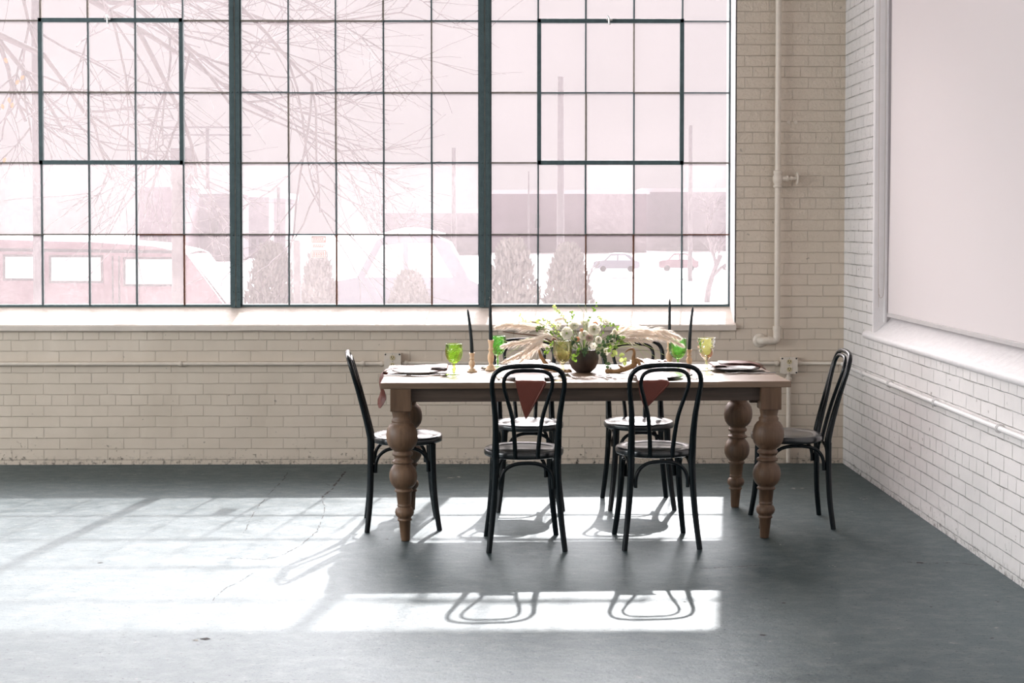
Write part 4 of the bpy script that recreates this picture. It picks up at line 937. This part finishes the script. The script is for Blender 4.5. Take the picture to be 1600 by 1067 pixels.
PL = [([R_(-.03, .01, 0), A(860, 516, fy), A(825, 510, fy), A(797, 507, fy), A(776, 511, fy)], 330, .050, .00085, 'upper pampas plume sweeping left toward the tall left candle'),
      ([R_(-.03, 0, 0), A(862, 525, fy-.03), A(835, 531, fy-.04), A(805, 536, fy-.05), A(784, 541, fy-.06)], 260, .042, .0008, 'middle left pampas plume below the brown twig'),
      ([R_(-.03, -.01, 0), A(860, 524, fy-.05), A(840, 536, fy-.06), A(815, 552, fy-.08), A(786, 566, fy-.10)], 360, .042, .0009, 'dense pampas plume drooping down to the left place setting'),
      ([R_(-.03, .02, 0), A(850, 508, fy+.06), A(825, 503, fy+.06), A(805, 504, fy+.06)], 170, .04, .0008, 'short pampas plume at the back left, level with the sill edge'),
      ([R_(-.03, -.01, 0), A(850, 540, fy+.02), A(828, 552, fy+.03), A(812, 566, fy+.04)], 150, .034, .0008, 'thin pampas plume hanging behind the left antler'),
      ([R_(.04, .01, 0), A(970, 521, fy), A(1000, 516, fy), A(1035, 518, fy), A(1062, 528, fy)], 380, .052, .00085, 'long pampas plume sweeping right toward the right candles'),
      ([R_(.04, .02, 0), A(965, 516, fy+.04), A(985, 511, fy+.04), A(1008, 514, fy+.04)], 240, .045, .0008, 'upper right pampas plume just under the sill edge'),
      ([R_(.04, 0, 0), A(970, 528, fy-.02), A(1000, 524, fy-.02), A(1040, 528, fy-.02), A(1068, 541, fy-.02)], 260, .045, .0008, 'lower right pampas plume with its tip over the green goblet'),
      ([R_(.04, 0, 0), A(960, 530, fy-.04), A(985, 530, fy-.04), A(1018, 534, fy-.04)], 180, .036, .0008, 'short pampas plume low on the right above the antler'),
      ([R_(-.02, 0, 0), A(886, 505, fy+.05), A(878, 498, fy+.05), A(868, 500, fy+.05)], 120, .03, .0007, 'small fluffy pampas tuft at the top left of the blooms')]
for i, (P, nf, Lf, w_, lb) in enumerate(PL): plume(lb, P, nf, Lf, w_, 70+i)

# ------------------------------------------------------------------ outdoors
GZ = -.85
q = MB(); q.add([(-90, TH+.01, GZ), (90, TH+.01, GZ), (90, 160, GZ+1.4), (-90, 160, GZ+1.4)], [(0, 1, 2, 3)])
struct(q.build('snowy_ground', M_snow), 'snow covered ground outside the windows')

def van():
    Y = 15.0; e = empty('parked_van', (-9.5, Y, GZ)); tag(e, 'maroon van parked outside the left window, seen from its side', 'van')
    o_ = Vector(e.location)
    def p2(u, v): p = at(u, v, Y); return (p.x-o_.x, p.z-o_.z)
    roof = [p2(-220, 372), p2(-60, 372), p2(40, 376), p2(150, 379), p2(240, 385), p2(283, 394), p2(292, 398)]
    hood = [p2(350, 476), p2(430, 486), p2(452, 505)]
    prof = roof+hood+[(hood[-1][0]+.02, .45), (hood[-1][0]-.1, .32), (roof[0][0]+.1, .32), (roof[0][0], .5)]
    m = MB(); m.prism(prof, 0, 1.85); m.build('van_body', M_van, e)
    for a, b, c_, d in ((8, 55, 401, 435), (80, 158, 402, 439), (196, 272, 405, 444), (-120, -20, 401, 435)):
        x0, z1 = p2(a, c_); x1, z0_ = p2(b, d); m = MB(); m.cbox((x0, -.012, z0_), (x1, .01, z1), .01); f_ = m.build('side_window', M_vanglass, e)
        m = MB(); t_ = .035
        m.box((x0-t_, -.016, z0_-t_), (x1+t_, .0, z0_)); m.box((x0-t_, -.016, z1), (x1+t_, 0, z1+t_)); m.box((x0-t_, -.016, z0_), (x0, 0, z1)); m.box((x1, -.016, z0_), (x1+t_, 0, z1)); m.build('window_seal', M_rubber, f_)
    for u in (176, 186, 286): x_, z_ = p2(u, 400); MB().box((x_-.012, -.014, .5), (x_+.012, .002, z_)).build('door_seam', M_rubber, e)
    x_, z_ = p2(-200, 390); x2, z2 = p2(275, 396); MB().add([(x_, -.02, z_), (x2, -.02, z2), (x2, 0, z2), (x_, 0, z_), (x_, -.02, z_+.05), (x2, -.02, z2+.05), (x2, 0, z2+.05), (x_, 0, z_+.05)], [(0, 1, 5, 4), (4, 5, 6, 7), (0, 3, 2, 1), (0, 4, 7, 3), (1, 2, 6, 5)]).build('rain_gutter', M_rubber, e)
    g1_ = [roof[-1], hood[0]]; MB().add([(g1_[0][0]+.02, .12, g1_[0][1]-.02), (g1_[1][0]+.02, .12, g1_[1][1]+.02), (g1_[1][0]+.02, 1.73, g1_[1][1]+.02), (g1_[0][0]+.02, 1.73, g1_[0][1]-.02)], [(0, 1, 2, 3)]).build('windscreen', M_vanglass, e)
    for x_ in (roof[0][0]+.9, hood[0][0]-.1):
        MB().tube([(x_, -.02, .34), (x_, .22, .34)], .34, 24).build('wheel', M_rubber, e)
    m = MB(); N_ = 16; top = [Vector((a, 0, b)) for a, b in roof]; g_ = []
    for i in range(len(roof)):
        g_.append([(roof[i][0], lerp(.05, 1.8, j/6), roof[i][1]+.004+.05*sin(pi*j/6)*(1+.4*noise.noise(Vector((i, j*.7, 3))))) for j in range(7)])
    m.sheet(g_, .01); m.build('roof_snow', M_snow, e)
van()
def bush(label, u, v0, v1, y, wpx, seed):
    top = at(u, v0, y); bot = at(u, v1, y); s_ = F/(y-CAM.y); w_ = wpx/s_/2; cz = GZ+.05; H_ = top.z-cz
    e = empty('winter_shrub', (top.x, y, cz)); tag(e, label, 'shrub', 'shrubs outside the windows'); rnd = random.Random(seed)
    m = MB()
    for k in range(5200):
        a = rnd.uniform(0, 2*pi); t = rnd.random()**.6; ph = rnd.random(); rr = w_*(t)*sqrt(max(0, 1-(2*ph-1.0)**2*.92)); p = Vector((rr*cos(a), rr*sin(a)*.8, H_*(.04+.96*ph)*(1-.10*(rr/w_)**2)))
        d = (p-Vector((0, 0, H_*.2))).normalized()+Vector((rnd.uniform(-.6, .6), rnd.uniform(-.6, .6), rnd.uniform(-.2, .8))); leaf(m, p, d, Vector((rnd.uniform(-1, 1), -1, rnd.uniform(-.5, 1))), rnd.uniform(.05, .10), .014)
    m.build('foliage', M_bush, e); m = MB()
    for k in range(14):
        a = rnd.uniform(0, 2*pi); m.tube([(0.03*cos(a), .03*sin(a), 0), (w_*.4*cos(a), w_*.35*sin(a), H_*.45), (w_*.75*cos(a), w_*.6*sin(a), H_*.85)], [.02, .012, .004], 5)
    m.build('branches', M_bark, e)
bush('large winter shrub outside the middle window, right of its left edge', 424, 385, 480, 7.6, 92, 1)
bush('winter shrub outside the middle window behind the red sticker', 497, 392, 480, 7.0, 66, 2)
bush('winter shrub outside the right window, left pane column', 800, 380, 490, 5.5, 104, 3)
bush('winter shrub outside the right window, second pane column', 888, 388, 490, 6.6, 88, 4)
bush('small winter shrub outside the middle window near its right edge', 640, 430, 490, 7.0, 90, 5)
def car(label, u0, u1, v0, v1, Y, mt, snow=True):
    a = at(u0, v0, Y); b = at(u1, v1, Y); W_ = b.x-a.x; H_ = a.z-b.z; e = empty('parked_car', (a.x, Y, b.z)); tag(e, label, 'car', 'parked cars outside the windows')
    P = [(0, .25), (.0, .55), (.06, .62), (.22, .66), (.34, .96), (.40, 1), (.68, 1), (.78, .94), (.90, .64), (.99, .58), (1, .28), (.94, .18), (.06, .18)]
    m = MB(); m.prism([(x*W_, z*H_) for x, z in P], 0, W_*.4); m.build('car_body', mt, e)
    m = MB(); m.prism([(x*W_, z*H_) for x, z in ((.27, .66), (.37, .92), (.50, .94), (.50, .66))], -.02, .0); m.prism([(x*W_, z*H_) for x, z in ((.53, .66), (.53, .94), (.68, .94), (.80, .66))], -.02, .0); m.build('car_windows', M_vanglass, e)
    for x in (.2, .8): MB().tube([(x*W_, -.02, .17*H_), (x*W_, .18, .17*H_)], .17*H_, 18).build('wheel', M_rubber, e)
    if snow: MB().sheet([[(W_*lerp(.36, .74, i/8), W_*.4*j/4, H_*(1.01+.05*sin(pi*i/8)*sin(pi*j/4+.01))) for j in range(5)] for i in range(9)], .02).build('roof_snow', M_snow, e)
car('large snow-covered car parked outside the middle window', 500, 760, 368, 560, 10.5, M_car)
car('small distant car outside the right window, left of the pair', 928, 1000, 397, 425, 45, M_car)
car('small distant car outside the right window, right of the pair', 1030, 1092, 396, 424, 44, M_van)
def building(label, u0, u1, v0, Y, mt, dep=3, wins=None):
    a = at(u0, v0, Y); b = at(u1, v0, Y); gz = GZ+.1; e = empty('distant_building', (a.x, Y, gz)); tag(e, label, 'building', 'hazy buildings outside the windows')
    W_ = b.x-a.x; H_ = a.z-gz; MB().box((0, 0, 0), (W_, dep, H_)).build('wall', mt, e); MB().box((-.2, -.2, H_), (W_+.2, dep+.2, H_+.25)).build('roof_edge', M_snow, e)
    for (p, q, r, s_) in (wins or []): MB().cbox((W_*p, -.05, H_*r), (W_*q, .05, H_*s_), .02).build('window', M_pole, e)
building('tall hazy maroon building outside the left window, behind the van', 217, 290, 292, 60, M_bldg, wins=[(.1, .3, .3, .45), (.4, .6, .3, .45)])
building('lower hazy building right of the maroon one, across the first mullion', 292, 372, 303, 64, M_bldg2, wins=[(.1, .2, .5, .65), (.5, .6, .5, .65)])
building('hazy building with small windows at the left of the middle window', 374, 420, 308, 69, M_bldg2, wins=[(.15, .3, .25, .4), (.4, .55, .25, .4), (.66, .8, .25, .4)])
building('narrow stepped hazy building beside the small-windowed one', 428, 446, 310, 62, M_bldg2)
building('long low hazy building at the right of the middle window', 600, 760, 333, 75, M_bldg2, wins=[(.5, .53, .3, .5)])
building('very long hazy building spanning the right window', 762, 1010, 303, 80, M_bldg, wins=[(.3, .33, .5, .7)])
building('distant pale block behind the bare tree at the far right', 1008, 1160, 300, 84, M_bldg2)
def pole(label, u, v0, Y, r, arms=()):
    a = at(u, v0, Y); e = empty('utility_pole', (a.x, Y, GZ)); tag(e, label, 'pole', 'poles outside the windows')
    MB().tube([(0, 0, 0), (0, 0, a.z-GZ)], [r, r*.75], 12).build('pole_shaft', M_pole, e)
    for v, hw in arms:
        z = at(u, v, Y).z-GZ; MB().box((-hw, -.06, z-.05), (hw, .06, z+.05)).build('crossarm', M_pole, e)
pole('thick wooden pole outside the left window in front of the van windows', 278, 258, 6.0, .085)
pole('thin distant utility pole with two crossarms near the first mullion', 324, 197, 70, .13, ((199, 2.4), (211, 2.4)))
pole('pole outside the left window in the first pane column', 52, -400, 12, .075)
pole('thin hazy pole at the right of the middle window', 709, 231, 55, .12)
pole('tall hazy pole outside the right window, inside the sash', 876, 120, 40, .14)
pole('thin hazy pole at the right of the right window', 1079, 196, 42, .09)
pole('thin mast outside the right window near its left side', 826, 268, 60, .05)
pole('short leaning mast at the left of the middle window', 435, 292, 58, .10)
pole('white post in front of the shrubs outside the middle window', 464, 375, 5.5, .05)
# traffic signal boxes
e0 = at(286, 231, 20); e = empty('traffic_signal', (e0.x, 20, GZ)); tag(e, 'pale traffic signal with twin boxes behind the left sash corner', 'traffic signal')
z_ = e0.z-GZ; MB().tube([(0, 0, 0), (0, 0, z_-.3)], .05, 10).build('signal_post', M_pole, e)
for dx in (-.24, .03): MB().cbox((dx, -.1, z_-.75), (dx+.20, .1, z_), .03).build('signal_box', M_pole, e)
MB().tube([(-.75, 0, z_+.20), (-.1, 0, z_+.20), (0, 0, z_-.2)], .012, 6).build('signal_arm', M_pole, e)

def tree(label, base, height, seed, spread=.55, levels=5, lean=(0, 0, 0), r0=.14, first=None):
    e = empty('bare_tree', base); tag(e, label, 'tree', 'bare trees outside the windows'); rnd = random.Random(seed); tr = MB(); br = MB()
    def grow(p, d, l_, r, lv):
        n = 5; P = [p]; dd = d.copy()
        for i in range(n): dd = (dd+Vector((rnd.uniform(-1, 1), rnd.uniform(-1, 1), rnd.uniform(-.7, .8)))*.17).normalized(); P.append(P[-1]+dd*l_/n)
        (tr if lv >= levels-1 else br).tube(P, [lerp(r, r*.62, i/n) for i in range(n+1)], 6 if lv < 3 else 10)
        if lv == 0: return
        for k in range(3 if lv > 1 else 4):
            i = rnd.randint(2, n); q_ = P[i]; a = rnd.uniform(0, 2*pi); M3 = frame_z(dd); nd = (dd+(M3 @ Vector((cos(a), sin(a), 0)))*rnd.uniform(spread*.8, spread*1.7)).normalized(); grow(q_, nd, l_*rnd.uniform(.58, .82), r*.55, lv-1)
    if first:
        tr.tube([(0, 0, 0), (0, 0, height*.5), (0, 0, height)], [r0*1.4, r0*1.1, r0*.8], 12)
        for h, d, l_ in first: grow(Vector((0, 0, h)), Vector(d).normalized(), l_, r0*.45, levels-1)
    else: grow(Vector((0, 0, 0)), (Vector((0, 0, 1))+Vector(lean)).normalized(), height, r0, levels)
    tr.build('trunk', M_bark, e); br.build('branches', M_bark, e)
b = at(-130, 300, 6.5)
tree('bare tree outside the left window, its branches reaching into the top panes', (b.x, 6.5, GZ), 6.4, 5, levels=5, r0=.11,
     first=[(5.2, (1, 0, -.35), 2.6), (5.5, (1, -.1, -.55), 2.3), (5.0, (1, .2, -.15), 2.4), (5.8, (1, 0, -.4), 2.8), (4.8, (1, .1, -.6), 1.6), (6.0, (1, 0, -.3), 3.0), (6.3, (1, .1, -.5), 2.6)])
b = at(1105, 450, 30)
tree('small bare tree at the right side of the right window', (b.x, 30, GZ), 1.7, 9, levels=5, r0=.09, spread=.6)
b = at(920, 440, 34); tree('thin sapling outside the right window by the distant cars', (b.x, 34, GZ), .9, 12, levels=3, r0=.05)
b = at(615, 340, 60); tree('distant bare tree over the snow shed of the middle window', (b.x, 60, GZ), 2.2, 14, levels=4, r0=.12)
# orange autumn leaves still on the twigs
m = MB(); rnd = random.Random(3)
for u, v in ((9, 246), (14, 152), (20, 160), (3, 162), (8, 90), (30, 125), (38, 118)):
    leaf(m, at(u, v, 5.5), (rnd.uniform(-1, 1), 0, -1), (0, -1, 0), .06, .018)
tag(m.build('autumn_leaves', M_orange), 'a few orange leaves still hanging outside the first panes', 'leaves', kind='stuff')

# red and white warning sticker on a pane of the middle window
e0 = at(498, 386, GY); e = empty('warning_sticker', (e0.x, GY+.003, e0.z)); tag(e, 'small faded red and white warning sticker on a pane of the middle window', 'sticker')
MB().box((-.047, -.0006, -.070), (.047, .0006, .070)).build('sticker_paper', M_signw, e)
m = MB()
for z0_, z1_ in ((.030, .066), (-.066, -.022)):
    t_ = .0022; y0_, y1_ = -.0016, -.0006
    m.box((-.043, y0_, z0_), (.043, y1_, z0_+t_)); m.box((-.043, y0_, z1_-t_), (.043, y1_, z1_)); m.box((-.043, y0_, z0_), (-.043+t_, y1_, z1_)); m.box((.043-t_, y0_, z0_), (.043, y1_, z1_))
m.build('red_borders', M_signr, e)
m = MB(); rnd = random.Random(2)
for z_ in (.056, .047, .038, .012, .003, -.032, -.040, -.048, -.057):
    x = -.036
    while x < .032:
        w_ = rnd.uniform(.006, .013); m.box((x, -.0016, z_-.0018), (x+w_, -.0006, z_+.0018)); x += w_+.004
m.build('faded_text_lines', M_signr, e)
